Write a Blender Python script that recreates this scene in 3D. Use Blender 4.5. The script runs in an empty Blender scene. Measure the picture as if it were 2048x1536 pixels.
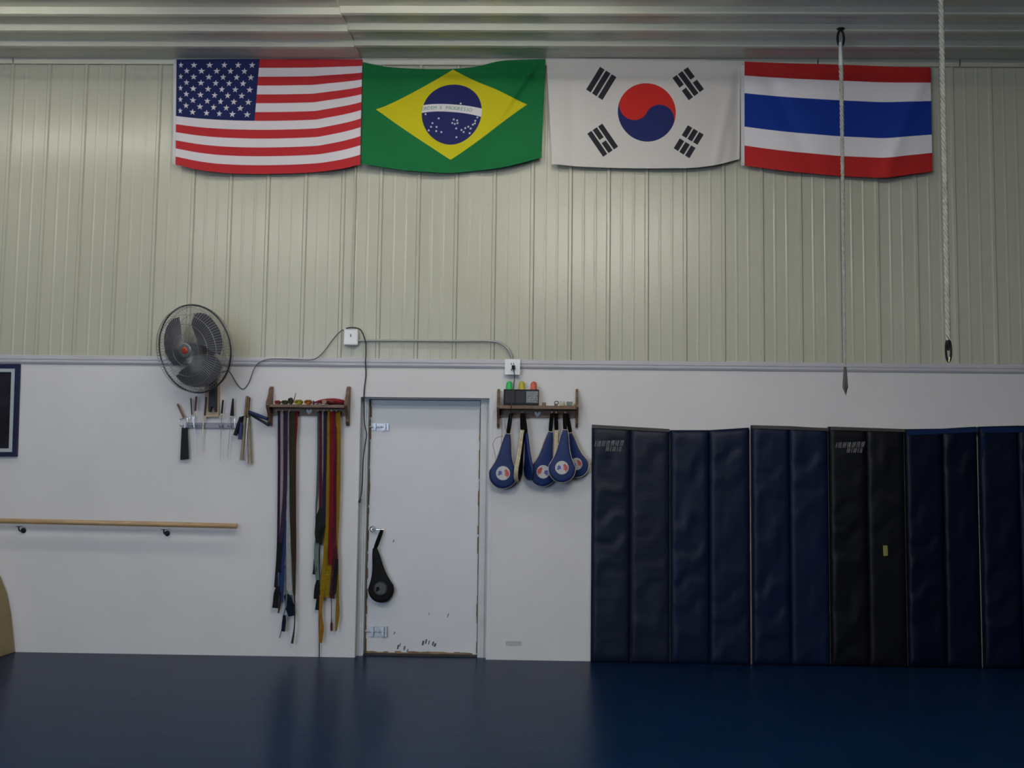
import bpy, math, random
from mathutils import Vector, Matrix
random.seed(7)
S = bpy.context.scene
COL = S.collection
# ------------------------------------------------------------------ camera
F_PX, CAM_D, CAM_H = 2240.4, 8.8314, 1.3834
YAW, PITCH, ROLL = 0.0242, 0.0862, -0.0122
cy, sy, cp, sp, cr, sr = (math.cos(YAW), math.sin(YAW), math.cos(PITCH), math.sin(PITCH), math.cos(ROLL), math.sin(ROLL))
R3 = Matrix(((cy, -sy, 0), (sy, cy, 0), (0, 0, 1))) @ Matrix(((1, 0, 0), (0, cp, -sp), (0, sp, cp))) @ Matrix(((cr, 0, sr), (0, 1, 0), (-sr, 0, cr)))
right, fwd, up = (R3 @ Vector(v) for v in ((1, 0, 0), (0, 1, 0), (0, 0, 1)))
cam_pos = Vector((0, -CAM_D, CAM_H))
cd = bpy.data.cameras.new('camera')
cd.sensor_width = 36; cd.lens = F_PX / 2048 * 36; cd.clip_end = 200
cam = bpy.data.objects.new('camera', cd); COL.objects.link(cam)
M4 = Matrix.Identity(4)
for i in range(3):
    M4[i][0], M4[i][1], M4[i][2], M4[i][3] = right[i], up[i], -fwd[i], cam_pos[i]
cam.matrix_world = M4
cd.dof.use_dof = True; cd.dof.focus_distance = 7.3; cd.dof.aperture_fstop = 1.9
S.camera = cam
# ------------------------------------------------------------------ world and exposure
S.view_settings.view_transform = 'Standard'; S.view_settings.look = 'None'
S.view_settings.exposure = 0.09; S.view_settings.gamma = 1.0; S.view_settings.use_curve_mapping = False
w = bpy.data.worlds.new('world'); S.world = w; w.use_nodes = True
bg = w.node_tree.nodes['Background']
bg.inputs[0].default_value = (0.80, 0.88, 1.0, 1); bg.inputs[1].default_value = 0.026
TUBE = 14.0          # emission of the fluorescent tubes
def area_fill(name, loc, rot, size, size_y, energy, col):
    l = bpy.data.lights.new(name, 'AREA'); l.shape = 'RECTANGLE'; l.size = size; l.size_y = size_y
    l.energy = energy; l.color = col
    o = bpy.data.objects.new(name, l); COL.objects.link(o); o.location = loc; o.rotation_euler = rot
    return o
# added unseen bluish fill facing the wall, left of and behind the camera
area_fill('frontal_fill', (-3.4, -11.0, 2.1), (math.radians(90), 0, math.radians(-2)), 4.0, 2.4, 225, (0.66, 0.81, 1.0))

def ray(x, y):
    return R3 @ Vector(((x - 1024) / F_PX, 1, (768 - y) / F_PX))
def P(x, y, Y=0.0):                      # photograph pixel -> point on the plane Y
    r = ray(x, y); t = (Y + CAM_D) / r.y
    return cam_pos + r * t
def PZ(x, y, Z):
    r = ray(x, y); t = (Z - CAM_H) / r.z
    return cam_pos + r * t
PX = CAM_D / F_PX                        # metres per pixel on the wall

# ------------------------------------------------------------------ materials
def lin(c):
    c = c / 255.0
    return c / 12.92 if c <= 0.04045 else ((c + 0.055) / 1.055) ** 2.4
def srgb(r, g, b): return (lin(r), lin(g), lin(b), 1)
def mat(name, col, rough=0.6, metal=0.0, bump=0.0, bscale=60.0, var=0.0, vscale=4.0, spec=0.5, emit=None, trans=0.0, stretch=None, sheen=0.0):
    m = bpy.data.materials.new(name); m.use_nodes = True
    nt = m.node_tree; b = nt.nodes['Principled BSDF']
    b.inputs['Base Color'].default_value = col; b.inputs['Roughness'].default_value = rough
    b.inputs['Metallic'].default_value = metal; b.inputs['Specular IOR Level'].default_value = spec
    if sheen: b.inputs['Sheen Weight'].default_value = sheen
    if trans: b.inputs['Transmission Weight'].default_value = trans
    if emit:
        b.inputs['Emission Color'].default_value = emit[0]; b.inputs['Emission Strength'].default_value = emit[1]
    tc = nt.nodes.new('ShaderNodeTexCoord'); src = tc.outputs['Object']
    if stretch:
        mp = nt.nodes.new('ShaderNodeMapping'); mp.inputs['Scale'].default_value = stretch
        nt.links.new(src, mp.inputs['Vector']); src = mp.outputs['Vector']
    if var > 0:
        n = nt.nodes.new('ShaderNodeTexNoise'); n.inputs['Scale'].default_value = vscale; n.inputs['Detail'].default_value = 4
        nt.links.new(src, n.inputs['Vector'])
        r = nt.nodes.new('ShaderNodeMapRange'); r.inputs[1].default_value = 0.3; r.inputs[2].default_value = 0.7
        r.inputs[3].default_value = 1 - var; r.inputs[4].default_value = 1 + var
        nt.links.new(n.outputs['Fac'], r.inputs[0])
        mx = nt.nodes.new('ShaderNodeVectorMath'); mx.operation = 'SCALE'; mx.inputs[0].default_value = col[:3]
        nt.links.new(r.outputs[0], mx.inputs['Scale']); nt.links.new(mx.outputs[0], b.inputs['Base Color'])
    if bump > 0:
        n = nt.nodes.new('ShaderNodeTexNoise'); n.inputs['Scale'].default_value = bscale; n.inputs['Detail'].default_value = 5
        nt.links.new(src, n.inputs['Vector'])
        bp = nt.nodes.new('ShaderNodeBump'); bp.inputs['Strength'].default_value = bump; bp.inputs['Distance'].default_value = 0.01
        nt.links.new(n.outputs['Fac'], bp.inputs['Height']); nt.links.new(bp.outputs[0], b.inputs['Normal'])
    return m
MT = {}
def M(key, *a, **k):
    if key not in MT: MT[key] = mat(key, *a, **k)
    return MT[key]
white_wall = M('white wall paint', (0.62, 0.60, 0.62, 1), 0.55, var=0.025, vscale=2.0, bump=0.05, bscale=120)
steel_wall = M('ivory ribbed steel', (0.445, 0.435, 0.355, 1), 0.25, var=0.03, vscale=1.2, spec=0.40)
steel_ceil = M('ivory ribbed ceiling steel', (0.66, 0.66, 0.56, 1), 0.26, var=0.04, vscale=1.2, spec=0.5)
trim_m = M('lavender white trim', (0.46, 0.45, 0.50, 1), 0.5, var=0.03)
trim_c = M('cream steel angle', (0.50, 0.48, 0.40, 1), 0.40, var=0.03)
black = M('black plastic', (0.008, 0.008, 0.010, 1), 0.6, var=0.1, spec=0.2)
dark_metal = M('dark metal', (0.018, 0.018, 0.020, 1), 0.5, 0.2, spec=0.3, var=0.1)
grey_metal = M('grey metal', (0.30, 0.31, 0.34, 1), 0.35, 0.8, var=0.05)
chrome = M('chrome', (0.75, 0.75, 0.78, 1), 0.15, 1.0, var=0.02)
brass = M('brass', (0.70, 0.58, 0.32, 1), 0.35, 0.8, var=0.05)
wood_b = M('brown shelf wood', (0.120, 0.062, 0.032, 1), 0.5, var=0.25, vscale=8, stretch=(2, 8, 12))
wood_t = M('tan rail wood', (0.40, 0.26, 0.13, 1), 0.45, var=0.15, vscale=8, stretch=(1, 8, 8))
wood_p = M('pale wood', (0.45, 0.33, 0.20, 1), 0.5, var=0.12, vscale=10)
plastic_w = M('white plastic', (0.75, 0.76, 0.80, 1), 0.4, var=0.02)

# ------------------------------------------------------------------ mesh building
LOC = {}                                  # name -> world location of an object made here
class MB:
    def __init__(s): s.v = []; s.f = []; s.m = []; s.sm = []; s.uv = None
    def add(s, vs, fs, mi=0, smooth=False):
        o = len(s.v); s.v += [Vector(v) for v in vs]
        for f in fs: s.f.append([i + o for i in f]); s.m.append(mi); s.sm.append(smooth)
        return s
    def box(s, a, b, mi=0):
        x0, y0, z0 = a; x1, y1, z1 = b
        vs = [(x0, y0, z0), (x1, y0, z0), (x1, y1, z0), (x0, y1, z0), (x0, y0, z1), (x1, y0, z1), (x1, y1, z1), (x0, y1, z1)]
        return s.add(vs, [(0, 3, 2, 1), (4, 5, 6, 7), (0, 1, 5, 4), (1, 2, 6, 5), (2, 3, 7, 6), (3, 0, 4, 7)], mi)
    def hexa(s, q, d, mi=0):              # q: four points (front face, going round), d: depth vector
        d = Vector(d); vs = [Vector(p) for p in q] + [Vector(p) + d for p in q]
        return s.add(vs, [(0, 1, 2, 3), (7, 6, 5, 4), (0, 4, 5, 1), (1, 5, 6, 2), (2, 6, 7, 3), (3, 7, 4, 0)], mi)
    def prism(s, poly, d, mi=0):          # extruded polygon
        n = len(poly); d = Vector(d); vs = [Vector(p) for p in poly] + [Vector(p) + d for p in poly]
        fs = [tuple(range(n)), tuple(range(2 * n - 1, n - 1, -1))] + [(i, i + n, (i + 1) % n + n, (i + 1) % n) for i in range(n)]
        return s.add(vs, fs, mi)
    def tube(s, pts, r, n=8, mi=0, smooth=True, closed=False):
        pts = [Vector(p) for p in pts]; k = len(pts)
        rs = r if isinstance(r, (list, tuple)) else [r] * k
        vs = []; ref = None
        for i, p in enumerate(pts):
            if closed: t = pts[(i + 1) % k] - pts[i - 1]
            else: t = pts[min(i + 1, k - 1)] - pts[max(i - 1, 0)]
            t.normalize()
            if ref is None:
                ref = Vector((0, 0, 1)) if abs(t.z) < 0.9 else Vector((0, 1, 0))
            a = (ref - t * ref.dot(t)).normalized(); ref = a; b = t.cross(a)
            for j in range(n):
                th = 2 * math.pi * j / n
                vs.append(p + (a * math.cos(th) + b * math.sin(th)) * rs[i])
        fs = []
        for i in range(k if closed else k - 1):
            i2 = (i + 1) % k
            for j in range(n): fs.append((i * n + j, i * n + (j + 1) % n, i2 * n + (j + 1) % n, i2 * n + j))
        s.add(vs, fs, mi, smooth)
        if not closed: s.add(vs[:n], [tuple(range(n - 1, -1, -1))], mi); s.add(vs[-n:], [tuple(range(n))], mi)
        return s
    def ribbon(s, pts, wd, th=0.003, side=(1, 0, 0), mi=0):   # strap: width wd (per point), thickness th
        pts = [Vector(p) for p in pts]; k = len(pts)
        ws = wd if isinstance(wd, (list, tuple)) else [wd] * k
        vs = []; fs = []
        for i, p in enumerate(pts):
            t = (pts[min(i + 1, k - 1)] - pts[max(i - 1, 0)]).normalized()
            sd = Vector(side[i] if isinstance(side[0], (list, tuple, Vector)) else side); sd = (sd - t * sd.dot(t)).normalized(); nn = t.cross(sd)
            h = ws[i] / 2
            vs += [p - sd * h - nn * th / 2, p + sd * h - nn * th / 2, p + sd * h + nn * th / 2, p - sd * h + nn * th / 2]
        for i in range(k - 1):
            for j in range(4): fs.append((i * 4 + j, i * 4 + (j + 1) % 4, i * 4 + 4 + (j + 1) % 4, i * 4 + 4 + j))
        fs.append((3, 2, 1, 0)); fs.append(tuple(range(4 * k - 4, 4 * k)))
        return s.add(vs, fs, mi)
    def lathe(s, c, axis, prof, n=16, mi=0, smooth=True, sq=(1, 1)):   # prof: (distance along axis, radius)
        c = Vector(c); ax = Vector(axis).normalized()
        a = Vector((0, 0, 1)) if abs(ax.z) < 0.9 else Vector((1, 0, 0))
        a = (a - ax * a.dot(ax)).normalized(); b = ax.cross(a)
        vs = []; fs = []
        for (h, r) in prof:
            for j in range(n):
                th = 2 * math.pi * j / n
                vs.append(c + ax * h + (a * math.cos(th) * sq[0] + b * math.sin(th) * sq[1]) * max(r, 1e-4))
        for i in range(len(prof) - 1):
            for j in range(n): fs.append((i * n + j, i * n + (j + 1) % n, (i + 1) * n + (j + 1) % n, (i + 1) * n + j))
        s.add(vs, fs, mi, smooth)
        s.add(vs[:n], [tuple(range(n - 1, -1, -1))], mi, smooth); s.add(vs[-n:], [tuple(range(n))], mi, smooth)
        return s
    def build(s, name, mats, parent=None, bevel=0.0, subsurf=0):
        if not isinstance(mats, (list, tuple)): mats = [mats]
        if parent is not None: o0 = LOC[parent.name]
        else:
            xs = [v.x for v in s.v]; ys = [v.y for v in s.v]; zs = [v.z for v in s.v]
            o0 = Vector(((min(xs) + max(xs)) / 2, (min(ys) + max(ys)) / 2, min(zs)))
        me = bpy.data.meshes.new(name)
        me.from_pydata([tuple(v - o0) for v in s.v], [], s.f)
        for m_ in mats: me.materials.append(m_)
        for p, mi, sm in zip(me.polygons, s.m, s.sm): p.material_index = mi; p.use_smooth = sm
        if s.uv:
            ul = me.uv_layers.new(name='UVMap')
            for lp in me.loops: ul.data[lp.index].uv = s.uv[lp.vertex_index]
        me.update()
        o = bpy.data.objects.new(name, me); COL.objects.link(o)
        if parent is not None: o.parent = parent
        else: o.location = o0
        LOC[o.name] = o0.copy()
        if bevel:
            b = o.modifiers.new('bevel', 'BEVEL'); b.width = bevel; b.segments = 2; b.limit_method = 'ANGLE'
        if subsurf:
            b = o.modifiers.new('subsurf', 'SUBSURF'); b.levels = subsurf; b.render_levels = subsurf
        return o
def tag(o, label, cat, group=None):
    o['label'] = label; o['category'] = cat
    if group: o['group'] = group
    return o
def struct(o): o['kind'] = 'structure'; return o
def thing(name, label, cat, loc, group=None):
    o = bpy.data.objects.new(name, None); COL.objects.link(o); o.empty_display_size = 0.05
    o.location = Vector(loc); LOC[o.name] = Vector(loc)
    return tag(o, label, cat, group)
def plabel(o, t): o['label'] = t; return o
def spline(pts, n=6):                     # Catmull-Rom through 2D or 3D points
    pts = [Vector(p) for p in pts]
    if len(pts) < 3: 
        return [pts[0].lerp(pts[-1], i / n) for i in range(n + 1)]
    out = []
    for i in range(len(pts) - 1):
        p0 = pts[max(i - 1, 0)]; p1 = pts[i]; p2 = pts[i + 1]; p3 = pts[min(i + 2, len(pts) - 1)]
        for j in range(n):
            t = j / n
            out.append(0.5 * ((2 * p1) + (p2 - p0) * t + (2 * p0 - 5 * p1 + 4 * p2 - p3) * t * t + (3 * p1 - p0 - 3 * p2 + p3) * t ** 3))
    out.append(pts[-1]); return out
_tc = {}
def glyphs(txt, size):                    # (verts2d, faces) of one line of text
    k = (txt, size)
    if k in _tc: return _tc[k]
    c = bpy.data.curves.new('lettering', 'FONT'); c.body = txt; c.size = size; c.align_x = 'CENTER'; c.align_y = 'CENTER'; c.resolution_u = 2
    o = bpy.data.objects.new('lettering', c); COL.objects.link(o)
    dg = bpy.context.evaluated_depsgraph_get(); me = o.evaluated_get(dg).to_mesh()
    r = ([(v.co.x, v.co.y) for v in me.vertices], [tuple(p.vertices) for p in me.polygons])
    o.evaluated_get(dg).to_mesh_clear(); bpy.data.objects.remove(o); bpy.data.curves.remove(c)
    _tc[k] = r; return r

# ================================================================== ROOM
ZT, ZTB, ZC = 2.3394, 2.2742, 4.7900
X0, X1, YN = -8.5, 9.0, -12.0
floor_m = M('blue vinyl floor', (0.0022, 0.0130, 0.044, 1), 0.28, var=0.10, vscale=1.5, bump=0.10, bscale=9, spec=0.5, stretch=(0.6, 2.5, 1))
floor_m.node_tree.nodes['Principled BSDF'].inputs['IOR'].default_value = 1.10
b = MB(); b.box((X0, YN, -0.05), (X1, 0.6, 0.0)); struct(b.build('floor', floor_m))

# door opening taken from the photograph
dl, dr = P(717, 1000).x, P(976, 1000).x
dt = P(848, 795).z
WT = 0.24
b = MB()
b.box((X0, 0, 0), (dl, WT, ZTB)); b.box((dr, 0, 0), (X1, WT, ZTB)); b.box((dl, 0, dt), (dr, WT, ZTB))
struct(b.build('wall_back', white_wall))
# ribbed steel upper wall: profile along X, extruded up
RX = -4.3349
def rib_profile(x0, x1):
    pr = []; n0 = math.floor((x0 - RX) / 0.3048) - 1; n = n0
    while RX + 0.3048 * n < x1 + 0.3:
        c = RX + 0.3048 * n
        pr += [(c - 0.019, 0), (c - 0.010, -0.013), (c + 0.010, -0.013), (c + 0.019, 0)]
        for d in (0.105, 0.200):
            pr += [(c + d - 0.012, 0), (c + d - 0.005, -0.0016), (c + d + 0.005, -0.0016), (c + d + 0.012, 0)]
        n += 1
    return [p for p in pr if x0 <= p[0] <= x1]
pr = rib_profile(X0, X1); b = MB(); n = len(pr)
vs = [(x, y, ZTB + 0.01) for x, y in pr] + [(x, y, ZC) for x, y in pr] + [(X0, WT, ZTB + 0.01), (X1, WT, ZTB + 0.01), (X0, WT, ZC), (X1, WT, ZC)]
b.add(vs, [(i, i + 1, i + 1 + n, i + n) for i in range(n - 1)] + [(2 * n, 2 * n + 2, 2 * n + 3, 2 * n + 1)])
k = math.floor((X0 - RX) / 0.3048)
while RX + 0.3048 * k < X1 - 0.4:
    c = RX + 0.3048 * k - 0.045
    for y in (262, 408, 560):
        z = P(1024, y).z
        if c > X0: b.lathe((c, 0, z), (0, -1, 0), [(0, 0.008), (0.002, 0.008), (0.002, 0.005), (0.005, 0.005)], 6, smooth=False)
    k += 1
struct(b.build('wall_upper', steel_wall))
# ceiling: ribs along X; two sheet runs that overlap at the joint
XJ = PZ(700, 80, ZC).x
def ceil_mesh(xa, xb, dz, YA=0.0):
    pr = [(0.0, 0)]; m = 0
    while 0.35 + 0.3048 * m < -YN:
        c = 0.35 + 0.3048 * m
        pr += [(-(c - 0.070), 0), (-(c - 0.022), -0.032), (-(c + 0.022), -0.032), (-(c + 0.070), 0)]
        m += 1
    pr.append((YN, 0)); n = len(pr); z0 = ZC - dz
    b = MB()
    vs = [(xa, y, z0 + z) for y, z in pr] + [(xb, y, z0 + z) for y, z in pr] + [(xa, y, z0 + z + 0.03) for y, z in pr] + [(xb, y, z0 + z + 0.03) for y, z in pr]
    fs = [(i, i + 1, i + 1 + n, i + n) for i in range(n - 1)] + [(i + 2 * n + 1, i + 2 * n, i + 3 * n, i + 3 * n + 1) for i in range(n - 1)]
    fs += [(i, i + 2 * n, i + 2 * n + 1, i + 1) for i in range(n - 1)] + [(i + n, i + n + 1, i + 3 * n + 1, i + 3 * n) for i in range(n - 1)]
    b.add(vs, fs); return b
b = ceil_mesh(X0, XJ + 0.03, 0.012); b2 = ceil_mesh(XJ, X1, 0.0)
b.add(b2.v, b2.f)
struct(b.build('ceiling', steel_ceil))
# angle trim in the corner of ceiling and wall, in lengths with dark joints
b = MB()
joints = [X0] + [P(x, 118).x for x in (30, 707, 1240, 1634, 1917)] + [X1]
for i in range(len(joints) - 1):
    xa, xb = joints[i] + 0.006, joints[i + 1] - 0.006
    b.prism([(xa, -0.016, ZC - 0.052), (xa, -0.020, ZC - 0.056), (xa, -0.024, ZC - 0.052), (xa, -0.034, ZC - 0.024), (xa, -0.034, ZC - 0.001), (xa, -0.016, ZC - 0.001)][::-1], (xb - xa, 0, 0))
struct(b.build('trim_1', trim_c))
# white trim between steel and drywall, stepped
b = MB()
h = ZT - ZTB
prf = [(0.0, ZTB - 0.006), (-0.010, ZTB - 0.004), (-0.019, ZTB + 0.010), (-0.019, ZTB + 0.024), (-0.016, ZTB + 0.027), (-0.021, ZTB + 0.034), (-0.021, ZTB + 0.048), (-0.018, ZTB + 0.051), (-0.018, ZT - 0.003), (-0.014, ZT), (0.0, ZT)]
b.prism([(X0, y, z) for y, z in prf], (X1 - X0, 0, 0)); struct(b.build('trim_2', trim_m))

# ------------------------------------------------------------------ door
paint_d = M('door paint', (0.60, 0.60, 0.64, 1), 0.45, var=0.03, vscale=3)
paint_f = M('door frame paint', (0.50, 0.51, 0.54, 1), 0.45, var=0.10, vscale=5)
rust = M('rust streak', (0.20, 0.12, 0.055, 1), 0.8, var=0.5, vscale=14)
scuff = M('black scuff', (0.06, 0.06, 0.07, 1), 0.8, var=0.4, vscale=40)
YF, YL = 0.09, 0.165
lx, rx = P(737, 1000, YL).x, P(958.5, 1000, YL).x; ltop = P(848, 801, YL).z
door = thing('door_1', 'x', 'door', ((dl + dr) / 2, YL, 0)); del door['label']; del door['category']; struct(door)
b = MB()
b.box((lx, YL, 0.012), (rx, YL + 0.045, ltop))
random.seed(3)
def mark(b, x, y, wpx, hpx, lean=0.0, mi=1, Y=YL - 0.0006):
    c = [P(x - wpx / 2 + lean, y - hpx / 2, Y), P(x + wpx / 2 + lean, y - hpx / 2, Y), P(x + wpx / 2 - lean, y + hpx / 2, Y), P(x - wpx / 2 - lean, y + hpx / 2, Y)]
    b.hexa(c, (0, 0.0005, 0), mi)
for x, y, a, c in [(796, 1294, 3, 9), (800, 1290, 2, 7), (809, 1296, 3, 8), (815, 1301, 2, 6), (846, 1286, 4, 9), (852, 1283, 3, 9), (858, 1285, 2, 8), (866, 1287, 3, 8), (870, 1290, 4, 7), (846, 1309, 3, 8), (862, 1311, 6, 5), (813, 1311, 2, 8), (896, 1231, 1.6, 8), (858, 1228, 1.2, 5), (787, 1082, 2, 5), (789, 1266, 2, 5)]:
    mark(b, x, y, a, c, 1.0)
leaf = b.build('door_leaf', [paint_d, scuff], door)
b = MB()
b.box((dl, YF, 0.0), (lx - 0.006, YF + 0.13, dt)); b.box((rx + 0.006, YF, 0.0), (dr, YF + 0.13, dt)); b.box((lx - 0.006, YF, ltop + 0.004), (rx + 0.006, YF + 0.13, dt))
b.box((dl + 0.022, YF - 0.012, 0), (dl + 0.034, YF, dt - 0.02)); b.box((dr - 0.034, YF - 0.012, 0), (dr - 0.022, YF, dt - 0.02))
b.build('door_frame', paint_f, door)
b = MB()
b.box((dl - 0.045, -0.004, 0), (dl - 0.001, -0.0002, dt + 0.03)); b.box((dr + 0.001, -0.004, 0), (dr + 0.03, -0.0002, dt + 0.03))
b.build('casing', white_wall, door)
# rust along both edges of the leaf, ragged
b = MB()
for xe, sgn in ((lx, 1), (rx, -1)):
    z = 0.02
    while z < ltop - 0.02:
        hh = random.uniform(0.03, 0.10); ww = random.choice((0.004, 0.005, 0.006, 0.008, 0.011)); z2 = min(z + hh, ltop)
        b.box((min(xe, xe + sgn * ww), YL - 0.0009, z), (max(xe, xe + sgn * ww), YL - 0.0001, z2)); z = z2 + random.choice((0, 0, 0, 0, 0, 0.02))
x = lx
while x < rx - 0.05:
    ww = random.uniform(0.02, 0.07); b.box((x, YL - 0.0009, 0.013), (x + ww, YL - 0.0001, 0.013 + random.uniform(0.004, 0.018))); x += ww
b.build('rust_stain', rust, door)
def slide_bolt(x0, x1, y0, y1):
    a, c = P(x0, y1, YL), P(x1, y0, YL); b = MB()
    b.box((a.x, YL - 0.004, a.z), (c.x, YL - 0.0002, c.z))
    zc = (a.z + c.z) / 2
    b.tube([(a.x - 0.03, YL - 0.014, zc), (c.x - 0.01, YL - 0.014, zc)], 0.006)
    for fx in (0.2, 0.75, 0.92):
        xx = a.x + (c.x - a.x) * fx; b.box((xx - 0.008, YL - 0.024, a.z + 0.004), (xx + 0.008, YL - 0.002, c.z - 0.004))
    b.lathe((a.x + (c.x - a.x) * 0.5, YL - 0.018, zc), (0, -1, 0), [(0, 0.005), (0.015, 0.005), (0.02, 0.008), (0.026, 0.006)], 10)
    return b.build('slide_bolt', M('galvanised metal', (0.42, 0.43, 0.47, 1), 0.4, 0.5, var=0.2, vscale=30), door)
slide_bolt(743, 779, 847, 861); slide_bolt(738, 776, 1252, 1273)
hx = P(746, 1058, YL); b = MB()
b.lathe((hx.x, YL, hx.z), (0, -1, 0), [(0, 0.026), (0.006, 0.026), (0.010, 0.012), (0.045, 0.011)], 16)
b.tube(spline([(hx.x, YL - 0.045, hx.z), (hx.x + 0.03, YL - 0.055, hx.z - 0.002), (hx.x + 0.075, YL - 0.055, hx.z - 0.004), (hx.x + 0.092, YL - 0.052, hx.z - 0.004)], 4), 0.009)
b.build('door_handle', chrome, door)
b = MB(); b.box((lx - 0.006, YF, 0.0), (rx + 0.006, YF + 0.1, 0.010)); b.build('threshold', dark_metal, door)

# ================================================================== LAMPS of the hall
def fixture(cx, cyy, ln, label, strength):
    t = thing('ceiling_light', label, 'light', (cx, cyy, ZC - 0.14), 'fluorescent ceiling strips')
    ZF = ZC - 0.05
    for sx in (-0.8, 0.8):
        b = MB(); b.tube([(cx + sx, cyy, ZC - 0.001), (cx + sx, cyy, ZF - 0.024)], 0.004, 6); b.build('hanger', dark_metal, t)
    b = MB(); b.prism([(cx - ln / 2, cyy - 0.05, ZF - 0.022), (cx - ln / 2, cyy - 0.09, ZF - 0.055), (cx - ln / 2, cyy - 0.05, ZF - 0.075), (cx - ln / 2, cyy + 0.05, ZF - 0.075), (cx - ln / 2, cyy + 0.09, ZF - 0.055), (cx - ln / 2, cyy + 0.05, ZF - 0.022)], (ln, 0, 0)); b.build('housing', plastic_w, t)
    em = mat('fluorescent tube', (0.9, 0.9, 0.9, 1), 0.5, emit=((1.0, 0.97, 0.86, 1), strength))
    for s in (-1, 1):
        b = MB(); b.tube([(cx - ln / 2 + 0.03, cyy + s * 0.055, ZF - 0.105), (cx + ln / 2 - 0.03, cyy + s * 0.055, ZF - 0.105)], 0.019, 10); b.build('tube', em, t)
    return t
fixture(-4.15, -1.75, 2.4, 'fluorescent strip light on the ceiling near the left end of the flag wall', TUBE * 1.35)
fixture(-0.6, -1.78, 2.4, 'fluorescent strip light on the ceiling close to the flag wall, near the middle flags', TUBE * 1.45)
fixture(0.9, -4.9, 2.4, 'fluorescent strip light on the ceiling in the second row, right of the middle', TUBE * 4.0)
fixture(0.9, -7.5, 2.4, 'fluorescent strip light on the ceiling above where the photographer stands', TUBE * 8.4)
fixture(-3.6, -5.6, 2.4, 'fluorescent strip light on the ceiling in the second row, on the left', TUBE * 4.8)

# ================================================================== FLAGS
class N:                                   # tiny expression wrapper over shader math
    nt = None
    def __init__(s, x): s.x = x
    @staticmethod
    def op(o, *a, clamp=False):
        n = N.nt.nodes.new('ShaderNodeMath'); n.operation = o; n.use_clamp = clamp
        for i, v in enumerate(a):
            v = v.x if isinstance(v, N) else v
            if isinstance(v, (int, float)): n.inputs[i].default_value = v
            else: N.nt.links.new(v, n.inputs[i])
        return N(n.outputs[0])
    def __add__(s, o): return N.op('ADD', s, o)
    __radd__ = __add__
    def __sub__(s, o): return N.op('SUBTRACT', s, o)
    def __rsub__(s, o): return N.op('SUBTRACT', o, s)
    def __mul__(s, o): return N.op('MULTIPLY', s, o)
    __rmul__ = __mul__
    def __truediv__(s, o): return N.op('DIVIDE', s, o)
    def __lt__(s, o): return N.op('LESS_THAN', s, o)
    def __gt__(s, o): return N.op('GREATER_THAN', s, o)
def nabs(a): return N.op('ABSOLUTE', a)
def nand(*a):
    r = a[0]
    for q in a[1:]: r = r * q
    return r
def nor(a, c): return N.op('MAXIMUM', a, c)
def hyp(a, c): return N.op('SQRT', a * a + c * c)
def cloth(name):
    m = bpy.data.materials.new(name); m.use_nodes = True; nt = m.node_tree; N.nt = nt
    b = nt.nodes['Principled BSDF']; b.inputs['Roughness'].default_value = 0.75; b.inputs['Specular IOR Level'].default_value = 0.2
    uv = nt.nodes.new('ShaderNodeTexCoord'); sx = nt.nodes.new('ShaderNodeSeparateXYZ'); nt.links.new(uv.outputs['UV'], sx.inputs[0])
    n = nt.nodes.new('ShaderNodeTexNoise'); n.inputs['Scale'].default_value = 14; n.inputs['Detail'].default_value = 3
    nt.links.new(uv.outputs['UV'], n.inputs['Vector'])
    bp = nt.nodes.new('ShaderNodeBump'); bp.inputs['Strength'].default_value = 0.35; bp.inputs['Distance'].default_value = 0.01
    nt.links.new(n.outputs['Fac'], bp.inputs['Height']); nt.links.new(bp.outputs[0], b.inputs['Normal'])
    return m, N(sx.outputs[0]), N(sx.outputs[1])
def colmix(layers, base, m):               # layers: [(mask, colour)] painted in turn
    nt = m.node_tree; cur = nt.nodes.new('ShaderNodeRGB'); cur.outputs[0].default_value = base; cur = cur.outputs[0]
    for mk, c in layers:
        x = nt.nodes.new('ShaderNodeMix'); x.data_type = 'RGBA'; nt.links.new(mk.x, x.inputs['Factor'])
        nt.links.new(cur, x.inputs[6]); x.inputs[7].default_value = c; cur = x.outputs[2]
    nt.links.new(cur, nt.nodes['Principled BSDF'].inputs['Base Color'])
C_RED = (0.42, 0.022, 0.028, 1); C_WHITE = (0.62, 0.58, 0.62, 1); C_NAVY = (0.010, 0.016, 0.085, 1)
# USA
m_us, u, v = cloth('american flag cloth')
st = N.op('MODULO', N.op('FLOOR', v * 13), 2) < 0.5
cu, cv = 0.447, 7 / 13
can = nand(u < cu, v < cv)
px, py = u * (12 / cu), v * (10 / cv)
ix, iy = N.op('ROUND', px), N.op('ROUND', py)
ev = nabs(N.op('MODULO', ix + iy, 2)) < 0.5
inside = nand(ix > 0.5, ix < 11.5, iy > 0.5, iy < 9.5)
dx, dy = (px - ix) * 0.0373 * 1.66, (py - iy) * 0.0538
rr = hyp(dx, dy); an = N.op('ARCTAN2', dx, 0 - dy)
tt = nabs(N.op('FLOORED_MODULO', an + math.pi / 5, 2 * math.pi / 5) - math.pi / 5)
star = rr * N.op('SINE', tt + math.radians(18)) < 0.0300 * math.sin(math.radians(18))
colmix([(st, C_RED), (can, C_NAVY), (nand(can, ev, inside, star), C_WHITE)], C_WHITE, m_us)
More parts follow.
